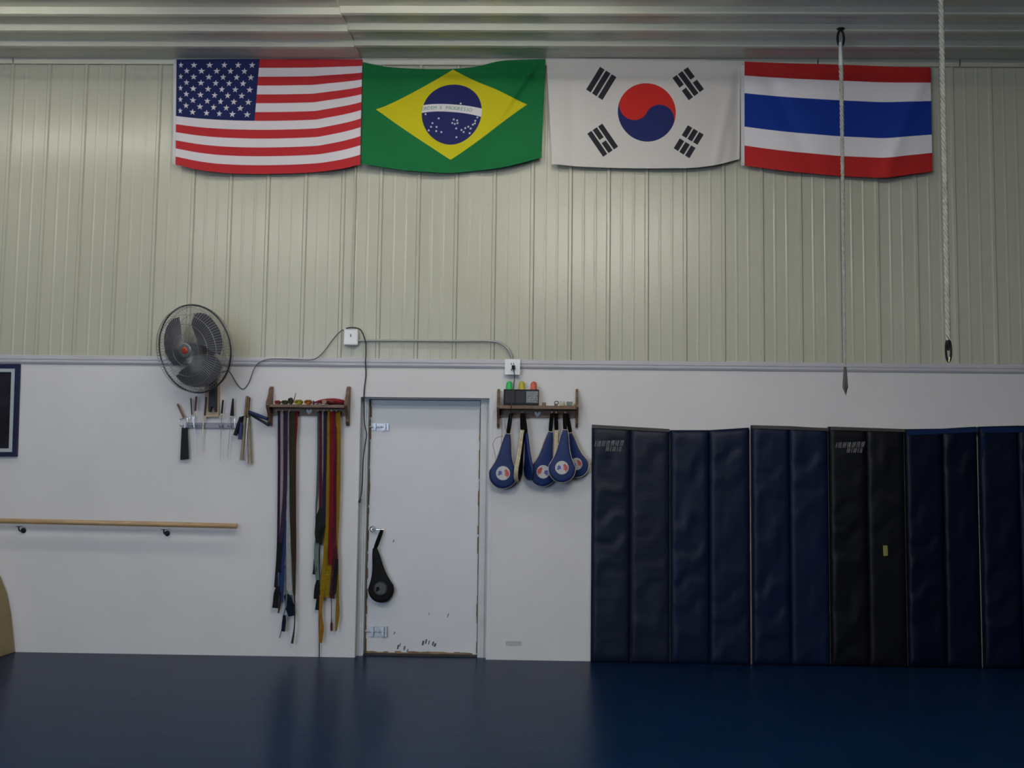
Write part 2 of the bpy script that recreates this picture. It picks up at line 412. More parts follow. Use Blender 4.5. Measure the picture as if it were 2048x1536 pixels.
# Brazil
m_br, u, v = cloth('brazilian flag cloth')
x, y = (u - 0.493) * 363, (v - 0.44) * 208
dia = (nabs(x) / 150 + nabs(y) / 90) < 1.0
dsk = hyp(x, y) < 60
ba = nabs(hyp(x + 20, y - 186) - 200) < 7.5
colmix([(dia, (0.50, 0.44, 0.006, 1)), (dsk, (0.012, 0.016, 0.095, 1)), (nand(dsk, ba), C_WHITE)], (0.004, 0.13, 0.036, 1), m_br)
# Korea
m_kr, u, v = cloth('korean flag cloth')
X, Y = u * 385, v * 219
cx0, cy0 = 197.0, 107.0
x, y = X - cx0, Y - cy0
ca, sa = math.cos(math.radians(28)), math.sin(math.radians(28)); RK = 58.5
disc = hyp(x, y) < RK
side = (y * ca - x * sa) < 0
redl = hyp(x + ca * RK / 2, y + sa * RK / 2) < RK / 2
blul = hyp(x - ca * RK / 2, y - sa * RK / 2) < RK / 2
redm = nand(nor(nand(side, (blul < 0.5)), redl), disc)
lay = [(disc, (0.014, 0.020, 0.11, 1)), (redm, (0.50, 0.020, 0.016, 1))]
K_BLK = (0.022, 0.022, 0.030, 1)
for (tx, ty, lx_, ly_, brk) in ((107, 50, .537, -.844, (0, 0, 0)), (281, 49, .588, .809, (1, 0, 1)), (106, 164, .56, .83, (0, 1, 0)), (281, 166, .537, -.844, (1, 1, 1))):
    wx, wy = (-ly_, lx_) if ly_ < 0 else (ly_, -lx_)
    a = X - tx; c = Y - ty
    l = nabs(a * lx_ + c * ly_); wv = a * wx + c * wy
    for i, o in enumerate((-13.6, 0, 13.6)):
        mk = nand(nabs(wv - o) < 5.4, l < 27.5)
        if brk[i]: mk = nand(mk, l > 3.6)
        lay.append((mk, K_BLK))
colmix(lay, (0.57, 0.535, 0.52, 1), m_kr)
# Thailand
m_th, u, v = cloth('thai flag cloth')
colmix([(nand(v > 0.145, v < 0.82), (0.74, 0.70, 0.74, 1)), (nand(v > 0.322, v < 0.645), (0.004, 0.030, 0.26, 1))], (0.42, 0.018, 0.018, 1), m_th)

def interp(pl, u):
    n = len(pl) - 1; t = min(max(u, 0), 1) * n; i = min(int(t), n - 1); f = t - i
    p0, p1, p2, p3 = (Vector(pl[max(min(k, n), 0)]) for k in (i - 1, i, i + 1, i + 2))
    return 0.5 * ((2 * p1) + (p2 - p0) * f + (2 * p0 - 5 * p1 + 4 * p2 - p3) * f * f + (3 * p1 - p0 - 3 * p2 + p3) * f ** 3)
def flag_map(top, bot, rip, inner=None):
    def fn(u, v, off=0.0):
        a, c = interp(top, u), interp(bot, u); p = a.lerp(c, v)
        if inner: p = p + Vector((0, inner(u, v)))
        return P(p.x, p.y, -0.046 - 0.032 * v + 1.5 * rip(u, v) * min(1, v * 6) - off)
    return fn
def make_flag(name, label, m, fn, extras=None, header=None, nu=70, nv=44):
    g = thing(name, label, 'flag', fn(0.5, 1.0))
    b = MB(); b.uv = []
    for side in (0, 1):
        vs = [fn(i / nu, j / nv, -0.0012 * side) for j in range(nv + 1) for i in range(nu + 1)]
        b.uv += [(i / nu, j / nv) for j in range(nv + 1) for i in range(nu + 1)]
        q = [(j * (nu + 1) + i, (j + 1) * (nu + 1) + i, (j + 1) * (nu + 1) + i + 1, j * (nu + 1) + i + 1) for j in range(nv) for i in range(nu)]
        if side: q = [f[::-1] for f in q]
        b.add(vs, q, 0, True)
    if extras: extras(b, fn)
    while len(b.uv) < len(b.v): b.uv.append((0, 0))
    mats = [m, M('flag white print', (0.60, 0.60, 0.66, 1), 0.75), M('flag green print', (0.05, 0.22, 0.10, 1), 0.75)]
    b.build('cloth', mats, g)
    if header:
        h = MB(); nvv = 20
        vs = []
        for j in range(nvv + 1):
            for uu, oo in ((header[0], 0.004), (header[1], 0.004), (header[1], -0.001), (header[0], -0.001)): vs.append(fn(uu, j / nvv, oo))
        fs = [(j * 4 + k, j * 4 + (k + 1) % 4, j * 4 + 4 + (k + 1) % 4, j * 4 + 4 + k) for j in range(nvv) for k in range(4)]
        h.add(vs, fs + [(3, 2, 1, 0), tuple(range(4 * nvv, 4 * nvv + 4))])
        o = h.build('header_band', M('header canvas', (0.58, 0.57, 0.58, 1), 0.8), g)
        for vv in (0.02, 0.97):
            r = MB(); c = fn((header[0] + header[1]) / 2, vv, 0.006)
            r.tube([c + Vector((0.007 * math.cos(t), 0, 0.007 * math.sin(t))) for t in [k * math.pi / 5 for k in range(10)]], 0.002, 6, closed=True)
            r.build('grommet', brass, g)
    return g
def interp_ext(pl):                        # lets u run slightly below 0
    return pl
def rip_us(u, v):
    return 0.010 * math.sin(u * 9 + v * 3) * v + 0.014 * math.exp(-((u - 0.93 + 0.25 * v) / 0.05) ** 2) - 0.012 * math.exp(-((u - 0.14 - 0.03 * v) / 0.05) ** 2) * max(0, v - 0.45) + 0.007 * math.sin((u * 1.0 + v * 0.8) * 22) * max(0, u - 0.65)
top = [(353, 119), (446, 118), (539, 118), (632, 118), (725, 119)]
bot = [(351, 329), (400, 340), (450, 346), (527, 348), (620, 345), (680, 338), (720, 329)]
us_map = flag_map(top, bot, rip_us, lambda u, v: -34 * (v * (1 - v)) * 1.6 * max(0, u - 0.72) ** 1 * 3.2)
make_flag('american_flag', 'flag with white stars on navy beside red and white stripes, leftmost wall flag', m_us, us_map)
def rip_br(u, v):
    d = (u - 0.86) + (v - 0.28) * 0.38
    return -0.016 * math.exp(-(d / 0.016) ** 2) * (v < 0.62) * math.exp(-((v - 0.25) / 0.25) ** 2) + 0.010 * math.exp(-((d - 0.035) / 0.02) ** 2) + 0.010 * math.exp(-(((u - 0.12) - v * 0.22) / 0.03) ** 2) * (1 - v) - 0.008 * math.sin(u * 7 + 1) * v + 0.006 * math.sin((u - v * 0.5) * 16)
top = [(726, 124), (750, 131), (800, 136), (850, 138), (904, 138), (960, 132), (1000, 122), (1045, 119), (1091, 118)]
bot = [(723, 327), (780, 337), (831, 343), (904, 346), (960, 341), (1013, 334), (1083, 315)]
def interp_fix(pl, n=9):
    # resample a polyline evenly in x so that u is proportional to x
    xs = [p[0] for p in pl]; out = []
    for k in range(n):
        x = xs[0] + (xs[-1] - xs[0]) * k / (n - 1)
        for a, c in zip(pl, pl[1:]):
            if a[0] <= x <= c[0] + 1e-6: out.append((x, a[1] + (c[1] - a[1]) * (x - a[0]) / (c[0] - a[0]))); break
    return out
bot_us = interp_fix([(351, 329), (400, 340), (450, 346), (527, 348), (620, 345), (680, 338), (720, 329)])
br_map = flag_map(interp_fix(top), interp_fix(bot), rip_br)
def br_extras(b, fn):
    pts = [(795, 420), (565, 490), (652, 515), (612, 548), (603, 573), (588, 597), (640, 572), (638, 600), (672, 605), (752, 522), (775, 530), (743, 545), (760, 552), (778, 548), (770, 582), (805, 595), (820, 610), (830, 585), (850, 578), (866, 592), (880, 568), (895, 545), (908, 525), (893, 562), (860, 622), (773, 640), (793, 470)]
    for (a, c) in pts:
        x = (a - 738) / 3.303; y = (c - 490) / 3.303
        u0, v0 = x / 363 + 0.493, y / 208 + 0.44; r = 2.7
        vs = []
        for k in range(10):
            q = r if k % 2 == 0 else r * 0.42; th = math.pi * k / 5
            vs.append(fn(u0 + q * math.sin(th) / 363, v0 - q * math.cos(th) / 208, 0.0016))
        b.add(vs, [tuple(range(9, -1, -1))], 1)
    word = 'ORDEM E PROGRESSO'; n = len(word)
    for i, ch in enumerate(word):
        if ch == ' ': continue
        gv, gf = glyphs(ch, 9.5)
        ang = (-38 + i * 6.0) / 200.0           # angle about the arc centre (-20, 186)
        vs = []
        for (gx, gy) in gv:
            rad = 200 + gy; aa = ang + gx / 200
            x = -20 + rad * math.sin(aa); y = 186 - rad * math.cos(aa)
            vs.append(fn(x / 363 + 0.493, y / 208 + 0.44, 0.0016))
        b.add(vs, gf, 2)
make_flag('brazilian_flag', 'green flag with yellow diamond and blue starred disc', m_br, br_map, br_extras)
def rip_kr(u, v):
    return -0.012 * math.exp(-(((u - 0.93) + (v - 0.4) * 0.10) / 0.022) ** 2) * min(1, v * 1.5) + 0.006 * math.exp(-((u - 0.12) / 0.03) ** 2) + 0.012 * math.exp(-((u - 0.985) / 0.03) ** 2) - 0.006 * math.sin(u * 8 + 2) * v
kr_map = flag_map(interp_fix([(1093, 115), (1200, 117), (1300, 118), (1400, 119), (1481, 122)]), interp_fix([(1104, 328), (1167, 334), (1275, 337), (1382, 336), (1447, 328), (1479, 318)]), rip_kr)
make_flag('korean_flag', 'white flag with red and blue swirl disc and four black bar groups', m_kr, kr_map)
def rip_th(u, v):
    return 0.016 * math.exp(-(((u - 0.17) - (v - 0.3) * 0.28) / 0.05) ** 2) * (1 - v * 0.6) - 0.016 * math.exp(-(((u - 0.86) + (v - 0.5) * 0.22) / 0.045) ** 2) + 0.007 * math.sin(u * 11 + v * 2) * v
th_map = flag_map(interp_fix([(1489, 123), (1560, 126), (1677, 129), (1780, 133), (1861, 135)]), interp_fix([(1489, 331), (1560, 341), (1677, 352), (1766, 356), (1865, 343)]), rip_th, lambda u, v: -9 * (1 - u) ** 3 * (v * (1 - v)) * 4 * 0.5)
tf = make_flag('thai_flag', 'flag of horizontal red, white and blue bands, rightmost wall flag', m_th, th_map)
def header(parent, quad, Y0, Y1):
    b = MB(); n = 18; (a0, a1), (b1, b0) = (quad[0], quad[3]), (quad[1], quad[2])
    vs = []
    for j in range(n + 1):
        t = j / n
        l = Vector(quad[0]).lerp(Vector(quad[3]), t); r = Vector(quad[1]).lerp(Vector(quad[2]), t); Y = Y0 + (Y1 - Y0) * t
        vs += [P(l.x, l.y, Y), P(r.x, r.y, Y), P(r.x, r.y, Y + 0.002), P(l.x, l.y, Y + 0.002)]
    b.add(vs, [(j * 4 + k, j * 4 + (k + 1) % 4, j * 4 + 4 + (k + 1) % 4, j * 4 + 4 + k) for j in range(n) for k in range(4)] + [(3, 2, 1, 0), (4 * n, 4 * n + 1, 4 * n + 2, 4 * n + 3)])
    plabel(b.build('header_band', M('header canvas', (0.58, 0.57, 0.58, 1), 0.8, var=0.03), parent), 'white canvas edge band')
    for t in (0.03, 0.97):
        c = (Vector(quad[0]).lerp(Vector(quad[3]), t) + Vector(quad[1]).lerp(Vector(quad[2]), t)) / 2; c = P(c.x, c.y, Y0 + (Y1 - Y0) * t - 0.003)
        r = MB(); r.tube([c + Vector((0.006 * math.cos(k), 0, 0.006 * math.sin(k))) for k in [q * math.pi / 5 for q in range(10)]], 0.002, 6, closed=True)
        r.build('grommet', brass, parent)
header(tf, [(1481, 121), (1489, 123), (1489, 331), (1482, 331)], -0.036, -0.076)
header(bpy.data.objects['american_flag'], [(347, 119), (353, 119), (351, 329), (346, 328)], -0.030, -0.060)

# ================================================================== WALL MATS
navy = [M('navy mat vinyl ' + k, c, 0.42, spec=0.16, var=0.15, vscale=3, bump=0.55, bscale=5, stretch=s) for k, c, s in (
    ('first', (0.0075, 0.0115, 0.0260, 1), (0.7, 1, 2.4)), ('second', (0.0045, 0.0095, 0.0300, 1), (2.2, 1, 1.1)), ('third', (0.0042, 0.0090, 0.0320, 1), (2.4, 1, 1.0)),
    ('fourth', (0.0042, 0.0048, 0.0080, 1), (1, 1, 1.3)), ('fifth', (0.0012, 0.0032, 0.0135, 1), (1, 1, 1)), ('sixth', (0.0022, 0.0052, 0.0190, 1), (1, 1, 1)))]
seam = M('tan mat seam', (0.040, 0.034, 0.026, 1), 0.8, var=0.6, vscale=20)
bright_blue = M('bright blue vinyl', (0.002, 0.013, 0.060, 1), 0.5, spec=0.2, var=0.3, vscale=10)
def xz(x, y, Y=-0.06): p = P(x, y, Y); return p.x, p.z
mat_spec = [
    ((1183, 1260, 1340), (849, 855, 858), 'navy gym mat with faded lettering, leftmost against the white wall'),
    ((1341, 1419, 1500), (860, 860, 855), 'navy gym mat with diagonal wrinkles, second from the left'),
    ((1504, 1580, 1658), (850, 852, 856), 'navy gym mat with a greyish top strip, third from the left'),
    ((1660, 1735, 1811), (853, 856, 858), 'near-black gym mat with faded lettering and a small yellow mark'),
    ((1813, 1888, 1958), (858, 857, 853), 'dark gym mat with bright blue top edge, left of the last wall mat'),
    ((1963, 2040, 2117), (853, 851, 852), 'dark gym mat cut off by the right edge of the photo'),
]
def panel(b, xa, xb, za, zb, ya, yb, zf=0.0, mi=0):
    # padded slab with rounded front: grid across
    nx, nz = 14, 72; vs = []; fs = []
    for j in range(nz + 1):
        for i in range(nx + 1):
            s, t = i / nx, j / nz
            ztop = za + (zb - za) * s
            e = min(1, min(s, 1 - s) * 9) ** 0.5; e2 = min(1, min(t, 1 - t) * 30) ** 0.5
            y = ya + (yb - ya) * (0.72 + 0.28 * e * e2)
            q_ = t * 34 - s * 5.0 + xa * 7 + 1.6 * math.sin(t * 9 + xa * 3) + 0.8 * math.sin(s * 7 + t * 21)
            y -= 1.2 * (0.0030 * math.sin(q_) + 0.0016 * math.sin(q_ * 2.3 + s * 6)) * e * min(1, (1 - t) * 12) * (0.35 + 0.65 * (0.5 + 0.5 * math.sin(t * 5.1 + xa * 11)))
            vs.append((xa + (xb - xa) * s, y, zf + (ztop - zf) * t))
    for j in range(nz):
        for i in range(nx):
            q = j * (nx + 1) + i; fs.append((q, q + 1, q + nx + 2, q + nx + 1))
    b.add(vs, fs, mi, True)
    B = [(xa, ya, zf), (xb, ya, zf), (xb, ya, zb), (xa, ya, za)]
    o = len(b.v); b.v += [Vector(p) for p in B]
    b.f.append([o + 3, o + 2, o + 1, o]); b.m.append(mi); b.sm.append(False)
    o2 = o - len(vs)
    for ring, (p, q) in (([i for i in range(nx + 1)], (o, o + 1)), ([nz * (nx + 1) + i for i in range(nx, -1, -1)], (o + 2, o + 3))):
        b.f.append([o2 + r for r in ring][::-1] + [p, q][::1]); b.m.append(mi); b.sm.append(False)
    for ring, (p, q) in (([j * (nx + 1) for j in range(nz + 1)], (o + 3, o)), ([j * (nx + 1) + nx for j in range(nz, -1, -1)], (o + 1, o + 2))):
        b.f.append([o2 + r for r in ring] + [p, q]); b.m.append(mi); b.sm.append(False)
for k, (xs, tops, lab) in enumerate(mat_spec):
    Xs = [P(x, 1000, -0.06).x for x in xs]; Zs = [xz(x, t)[1] for x, t in zip(xs, tops)]
    g = thing('wall_mat', lab, 'gym mat', ((Xs[0] + Xs[2]) / 2, -0.035, 0.0), 'navy gym mats standing against the wall')
    for i in (0, 1):
        b = MB(); panel(b, Xs[i] + 0.0015, Xs[i + 1] - 0.0015, Zs[i], Zs[i + 1], -0.004, -0.062); b.build('mat_panel', navy[k], g)
    b = MB(); b.box((Xs[1] - 0.0012, -0.030, 0.002), (Xs[1] + 0.0012, -0.006, Zs[1] - 0.01)); b.build('fold_seam', navy[k], g)
    if k < 4:
        b = MB(); b.box((Xs[2] - 0.0012, -0.045, 0.01), (Xs[2] + 0.003, -0.008, Zs[2] - 0.012)); b.build('edge_seam', seam, g)
    if k in (0, 2, 3):
        b = MB(); c = [P(xs[0] + 1, tops[0], -0.067), P(xs[2] - 1, tops[2], -0.067), P(xs[2] - 1, tops[2] + 6, -0.067), P(xs[0] + 1, tops[0] + 7, -0.067)]
        b.hexa(c, (0, 0.003, 0)); b.build('top_strip', M('dusty mat strip', (0.035, 0.034, 0.034, 1), 0.6, var=0.2), g)
    if k in (4, 5):
        b = MB(); c = [P(xs[0] + 1, tops[0] + 2, -0.067), P(xs[2] - 1, tops[2] + 2, -0.067), P(xs[2] - 1, tops[2] + 11, -0.067), P(xs[0] + 1, tops[0] + 13, -0.067)]
        b.hexa(c, (0, 0.003, 0)); plabel(b.build('top_strip', bright_blue, g), 'bright blue top strip')
    if k == 5:
        b = MB(); b.hexa([P(1964, 872, -0.067), P(1969, 872, -0.067), P(1966, 915, -0.067), P(1963, 915, -0.067)], (0, 0.003, 0)); plabel(b.build('edge_strip', bright_blue, g), 'bright blue edge strip')
    if k in (0, 3):                       # faded two-line lettering, unreadable in the photo
        b = MB(); random.seed(k + 5)
        ox, oy = (1186, 880) if k == 0 else (1668, 883)
        def stroke(x, y, w_, h_, ln):
            c = [P(x + ln, y, -0.0670), P(x + ln + w_, y, -0.0670), P(x + w_, y + h_, -0.0670), P(x, y + h_, -0.0670)]
            b.hexa(c, (0, 0.001, 0))
        x = ox + 3
        for i in range(13):
            y = oy + 2 - i * 0.15; t = i % 4
            stroke(x, y, 1.5, 11, 2.4)
            if t == 0: stroke(x + 1, y + 0.3, 2.6, 1.2, 2.2); stroke(x + 1, y + 5, 2.2, 1.2, 1.2)
            if t == 1: stroke(x + 2.8, y, 1.4, 11, 2.4)
            if t == 2: stroke(x, y + 9.8, 2.8, 1.3, 0.2)
            if t == 3: stroke(x + 2.6, y, 1.4, 10.6, 2.3); stroke(x + 1, y + 3.4, 2, 1.0, 1)
            x += 4.6
        x = ox + 25
        for i in range(7):
            y = oy + 13; t = i % 3
            stroke(x, y, 1.4, 9.5, 2.0)
            if t == 0: stroke(x + 2.6, y, 1.4, 9.5, 2.0); stroke(x + 1, y + 0.2, 2.4, 1, 1.4)
            if t == 1: stroke(x + 0.8, y + 3.6, 2.4, 1, 0.8)
            x += 4.4
        plabel(b.build('faded_lettering', M('faded white print', (0.125, 0.125, 0.13, 1), 0.7, var=0.5, vscale=40), g), 'faded pale lettering')
    if k == 3:
        b = MB(); b.hexa([P(1766, 1091, -0.067), P(1775, 1091, -0.067), P(1776, 1111, -0.067), P(1767, 1112, -0.067)], (0, 0.003, 0)); plabel(b.build('tape_mark', M('yellow tape', (0.20, 0.20, 0.05, 1), 0.6, var=0.2, vscale=30), g), 'small yellow mark')
    if k == 1:
        b = MB(); b.hexa([P(1441, 1290, -0.067), P(1447, 1288, -0.067), P(1446, 1299, -0.067), P(1443, 1300, -0.067)], (0, 0.002, 0)); plabel(b.build('paint_mark', bright_blue, g), 'small bright blue mark')

# ================================================================== PICTURE, RAIL, BOX AT LEFT
fr = thing('picture_frame', 'dark picture in a navy frame with silver inner border, cut off at left edge', 'picture', P(-50, 912, -0.02))
fy = -0.030
def fq(x0, y0, x1, y1, Y):               # corners in the photo, following its lean
    def pt(x, y): return P(x - (y - 730) * 0.034 + (0), y, Y)
    return [pt(x0, y0), pt(x1, y0), pt(x1, y1), pt(x0, y1)]
def fring(name, m, x0, y0, x1, y1, w_, Y, d):
    b = MB(); o = fq(x0, y0, x1, y1, Y); i_ = fq(x0 + w_, y0 + w_, x1 - w_, y1 - w_, Y)
    for k in range(4):
        k2 = (k + 1) % 4; b.hexa([o[k], o[k2], i_[k2], i_[k]], (0, d, 0))
    return b.build(name, m, fr, bevel=0.001)
fring('outer_frame', M('navy lacquer', (0.010, 0.013, 0.05, 1), 0.5, spec=0.25, var=0.1), -150, 728, 39, 913, 9, fy, 0.026)
fring('inner_border', M('silver border', (0.40, 0.44, 0.46, 1), 0.35, var=0.05), -141, 737, 30, 904, 7, fy + 0.004, 0.020)
b = MB(); b.hexa(fq(-134, 744, 23, 897, fy + 0.012), (0, 0.010, 0)); b.build('picture_panel', M('dark picture', (0.012, 0.010, 0.018, 1), 0.6, spec=0.15, var=0.6, vscale=6), fr)

rail = thing('wooden_handrail', 'round tan wooden handrail mounted on the white wall at the left', 'handrail', P(200, 1050, -0.085))
a0, a1 = P(-420, 1032, -0.085), P(474, 1052, -0.085)
b = MB(); b.lathe(a0, a1 - a0, [(0, 0.019), (0.001, 0.020), ((a1 - a0).length - 0.001, 0.020), ((a1 - a0).length, 0.019)], 18); b.build('rail', wood_t, rail)
for x in (-210, 38, 328):
    c = P(x, 1051 + (x - 200) * 0.02, -0.085); b = MB()
    b.tube(spline([(c.x, -0.001, c.z - 0.055), (c.x, -0.045, c.z - 0.060), (c.x, -0.082, c.z - 0.045), (c.x, -0.085, c.z - 0.021)], 4), 0.006)
    b.lathe((c.x, 0, c.z - 0.055), (0, -1, 0), [(0, 0.022), (0.004, 0.022), (0.007, 0.010)], 14)
    b.box((c.x - 0.02, -0.094, c.z - 0.023), (c.x + 0.02, -0.076, c.z - 0.0185)); b.build('bracket', dark_metal, rail)

tan_m = M('tan board', (0.24, 0.18, 0.075, 1), 0.55, var=0.12, vscale=5)
bx = thing('tan_box', 'tan wooden box with sloping side standing on the floor at far left', 'box', (P(30, 1300).x - 0.4, -0.3, 0))
prf = [P(32, 1300), P(28, 1268), P(24, 1228), P(16, 1186), P(3, 1153), P(-14, 1125), P(-45, 1105)]
xr = [p.x for p in prf]; zr = [p.z for p in prf]; zr[0] = 0.0
b = MB(); poly = [(x + 0.0, -0.012, z) for x, z in zip(xr, zr)] + [(xr[0] - 0.85, -0.012, zr[-1]), (xr[0] - 0.85, -0.012, 0)]
b.prism(poly, (0, -0.62, 0)); o = b.build('body', tan_m, bx, bevel=0.006)
sx_ = PZ(2, 1222, 0.3); b = MB(); yy = -0.33
hz = P(1, 1226, yy); b.lathe((xr[2] + 0.012, yy, hz.z), (1, 0, 0.15), [(0, 0.022), (0.003, 0.022)], 12, smooth=False); b.build('hand_hole', black, bx)

# ================================================================== FAN
nrm = Vector((-math.sin(math.radians(22)), -math.cos(math.radians(22)), -0.22)).normalized()
fc = P(389, 698, -0.36)
ax_u = (Vector((0, 0, 1)) - nrm * nrm.z).normalized(); ax_r = nrm.cross(ax_u)
FR = 0.338
fan = thing('wall_fan', 'grey wall-mounted fan with round wire cage above the martial arts weapons', 'fan', (fc.x, 0, P(425, 830).z))
cage_m = M('cage wire', (0.30, 0.30, 0.31, 1), 0.3, 0.7, var=0.05)
def fp(r, th, h): return fc + (ax_r * math.cos(th) + ax_u * math.sin(th)) * r + nrm * h
def cage(name, sgn):
    b = MB()
    for k in range(88):
        th = 2 * math.pi * k / 88 + sgn * 0.02
        b.tube([fp(0.055, th, sgn * 0.105), fp(0.16, th + sgn * 0.03, sgn * 0.103), fp(0.27, th + sgn * 0.06, sgn * 0.085), fp(0.33, th + sgn * 0.08, sgn * 0.045), fp(FR - 0.004, th + sgn * 0.09, sgn * 0.006)], 0.0015, 4)
    for r, h in ((0.12, 0.105), (0.20, 0.100), (0.27, 0.085), (0.325, 0.05)):
        b.tube([fp(r, 2 * math.pi * k / 48, sgn * h) for k in range(48)], 0.002, 5, closed=True)
    return b.build(name, cage_m, fan)
cage('front_cage', 1); cage('rear_cage', -1)
b = MB(); b.tube([fp(FR, 2 * math.pi * k / 64, 0) for k in range(64)], 0.0065, 8, closed=True); b.build('cage_ring', M('dark rim', (0.03, 0.032, 0.04, 1), 0.4, 0.3, var=0.1), fan)
blade_m = M('grey blade', (0.075, 0.075, 0.09, 1), 0.4, var=0.05)
for k in range(3):
    t0 = math.radians(2 + 120 * k); b = MB(); vs = []; fs = []; nr, na = 8, 8
    for side in (0, 1):
        for i in range(nr + 1):
            r = 0.05 + 0.245 * i / nr; wd = math.radians(38 + 66 * math.sin(min(1, i / nr * 1.15) * math.pi * 0.62))
            for j in range(na + 1):
                s_ = j / na - 0.5; th = t0 + s_ * wd + 0.35 * (i / nr)
                rr_ = r * (1 - 0.10 * (abs(s_) * 2) ** 3 * (i / nr)); vs.append(fp(rr_, th, 0.006 + s_ * 0.060 - 0.002 * side))
    w1 = na + 1; L = (nr + 1) * w1
    for i in range(nr):
        for j in range(na):
            q = i * w1 + j; fs += [(q, q + 1, q + w1 + 1, q + w1), (L + q, L + q + w1, L + q + w1 + 1, L + q + 1)]
    b.add(vs, fs, 0, True); b.build('blade', blade_m, fan)
b = MB(); b.lathe(fc, nrm, [(-0.03, 0.052), (0.03, 0.052), (0.045, 0.045), (0.05, 0.02)], 20); b.build('hub', blade_m, fan)
b = MB(); b.lathe(fc, nrm, [(0.098, 0.056), (0.108, 0.058), (0.113, 0.050), (0.115, 0.03)], 24); b.build('badge_plate', M('grey badge', (0.20, 0.20, 0.21, 1), 0.3, 0.4), fan)
b = MB(); b.lathe(fc, nrm, [(0.1155, 0.027), (0.119, 0.025), (0.120, 0.01)], 20); plabel(b.build('badge', M('red badge', (0.40, 0.045, 0.02, 1), 0.35, var=0.2, vscale=40), fan), 'red centre badge')
b = MB(); b.lathe(fc, nrm, [(-0.27, 0.035), (-0.262, 0.06), (-0.18, 0.078), (-0.118, 0.078), (-0.112, 0.06)], 22); b.build('motor', blade_m, fan)
pt, pb = P(426, 738, -0.085), P(424, 808, -0.085)
mo = fc - nrm * 0.19
b = MB()
b.tube(spline([mo - nrm * 0.02, (mo + Vector((pt.x, -0.09, pt.z + 0.02))) / 2 + Vector((0, 0, 0.0)), Vector((pt.x, -0.09, pt.z + 0.01))], 5), 0.018, 10); b.build('neck', dark_metal, fan)
b = MB(); b.hexa([pt + Vector((-0.019, 0, 0.03)), pt + Vector((0.021, 0, 0.03)), pb + Vector((0.030, 0, -0.02)), pb + Vector((-0.030, 0, -0.02))], (0, 0.045, 0)); 
b.hexa([pb + Vector((-0.030, 0, -0.02)), pb + Vector((-0.006, 0, -0.02)), pb + Vector((-0.016, 0, -0.062)), pb + Vector((-0.028, 0, -0.062))], (0, 0.045, 0))
b.hexa([pb + Vector((0.010, 0, -0.02)), pb + Vector((0.030, 0, -0.02)), pb + Vector((0.030, 0, -0.062)), pb + Vector((0.020, 0, -0.062))], (0, 0.045, 0)); b.build('mounting_post', dark_metal, fan)
q = [P(410, 720, -0.038), P(438, 720, -0.038), P(437, 834, -0.038), P(409, 834, -0.038)]
b = MB(); b.hexa(q, (0, 0.037, 0)); plabel(b.build('mounting_board', wood_p, fan, bevel=0.002), 'pale wooden mounting board')

# ================================================================== ELECTRICS
cord_m = M('grey cord', (0.10, 0.10, 0.115, 1), 0.5, var=0.1); black_c = M('black cord', (0.015, 0.017, 0.02, 1), 0.45, var=0.1)
cond_m = M('painted conduit', (0.46, 0.45, 0.38, 1), 0.4, var=0.05)
def pipe(pts, Y, r, name, m, label, cat, n=6, sub=6, parent=None):
    b = MB(); q = spline([P(x, y, yy if yy is not None else Y) for x, y, yy in [(p + (None,))[:3] for p in pts]], sub); b.tube(q, r, n)
    if parent: return b.build(name, m, parent)
    return tag(b.build(name, m), label, cat)
# junction box
def ebox(x0, y0, x1, y1, name, label, cat):
    g = thing(name, label, cat, P((x0 + x1) / 2, y1, -0.02)); b = MB()
    a, c = P(x0, y1, -0.062), P(x1, y0, -0.062); b.box((a.x, -0.062, a.z), (c.x, -0.018, c.z)); b.build('box_body', plastic_w, g, bevel=0.005)
    return g, a, c
g, a, c = ebox(687, 658, 716, 690, 'junction_box', 'white square junction box on the ribbed steel wall', 'junction box')
b = MB(); b.box((a.x + 0.006, -0.066, a.z + 0.006), (c.x - 0.006, -0.0622, c.z - 0.006)); b.build('cover_plate', plastic_w, g, bevel=0.002)
b = MB(); m_ = (a + c) / 2; b.box((m_.x - 0.004, -0.072, m_.z), (m_.x + 0.004, -0.0662, m_.z + 0.022)); b.build('switch', cord_m, g)
g, a, c = ebox(1011, 720, 1039, 748, 'power_outlet', 'white power outlet on the wall trim above the timer', 'outlet')
b = MB(); b.box((a.x - 0.006, -0.067, a.z - 0.006), (c.x + 0.006, -0.0622, c.z + 0.006)); b.build('cover_plate', plastic_w, g, bevel=0.002)
sl = M('socket slot', (0.03, 0.03, 0.03, 1), 0.5)
m_ = (a + c) / 2
for s in (-1, 1):
    for xo in (-0.012, 0.006):
        b = MB(); b.box((m_.x + xo, -0.069, m_.z + s * 0.024 - 0.008), (m_.x + xo + 0.006, -0.0671, m_.z + s * 0.024 + 0.008)); b.build('socket_slot', sl, g)
pipe([(713, 118), (712, 230), (711, 345), (707, 500), (703, 640), (703, 657)], -0.022, 0.007, 'conduit', cond_m, 'thin vertical conduit dropping from the ceiling to the junction box', 'conduit', 8)
pipe([(717, 681), (800, 681), (900, 682), (975, 682), (1000, 686), (1016, 698), (1023, 712), (1024, 719)], -0.036, 0.0095, 'conduit', M('grey conduit', (0.34, 0.34, 0.33, 1), 0.4, 0.3, var=0.05), 'bent horizontal conduit running from the junction box to the outlet', 'conduit', 8)
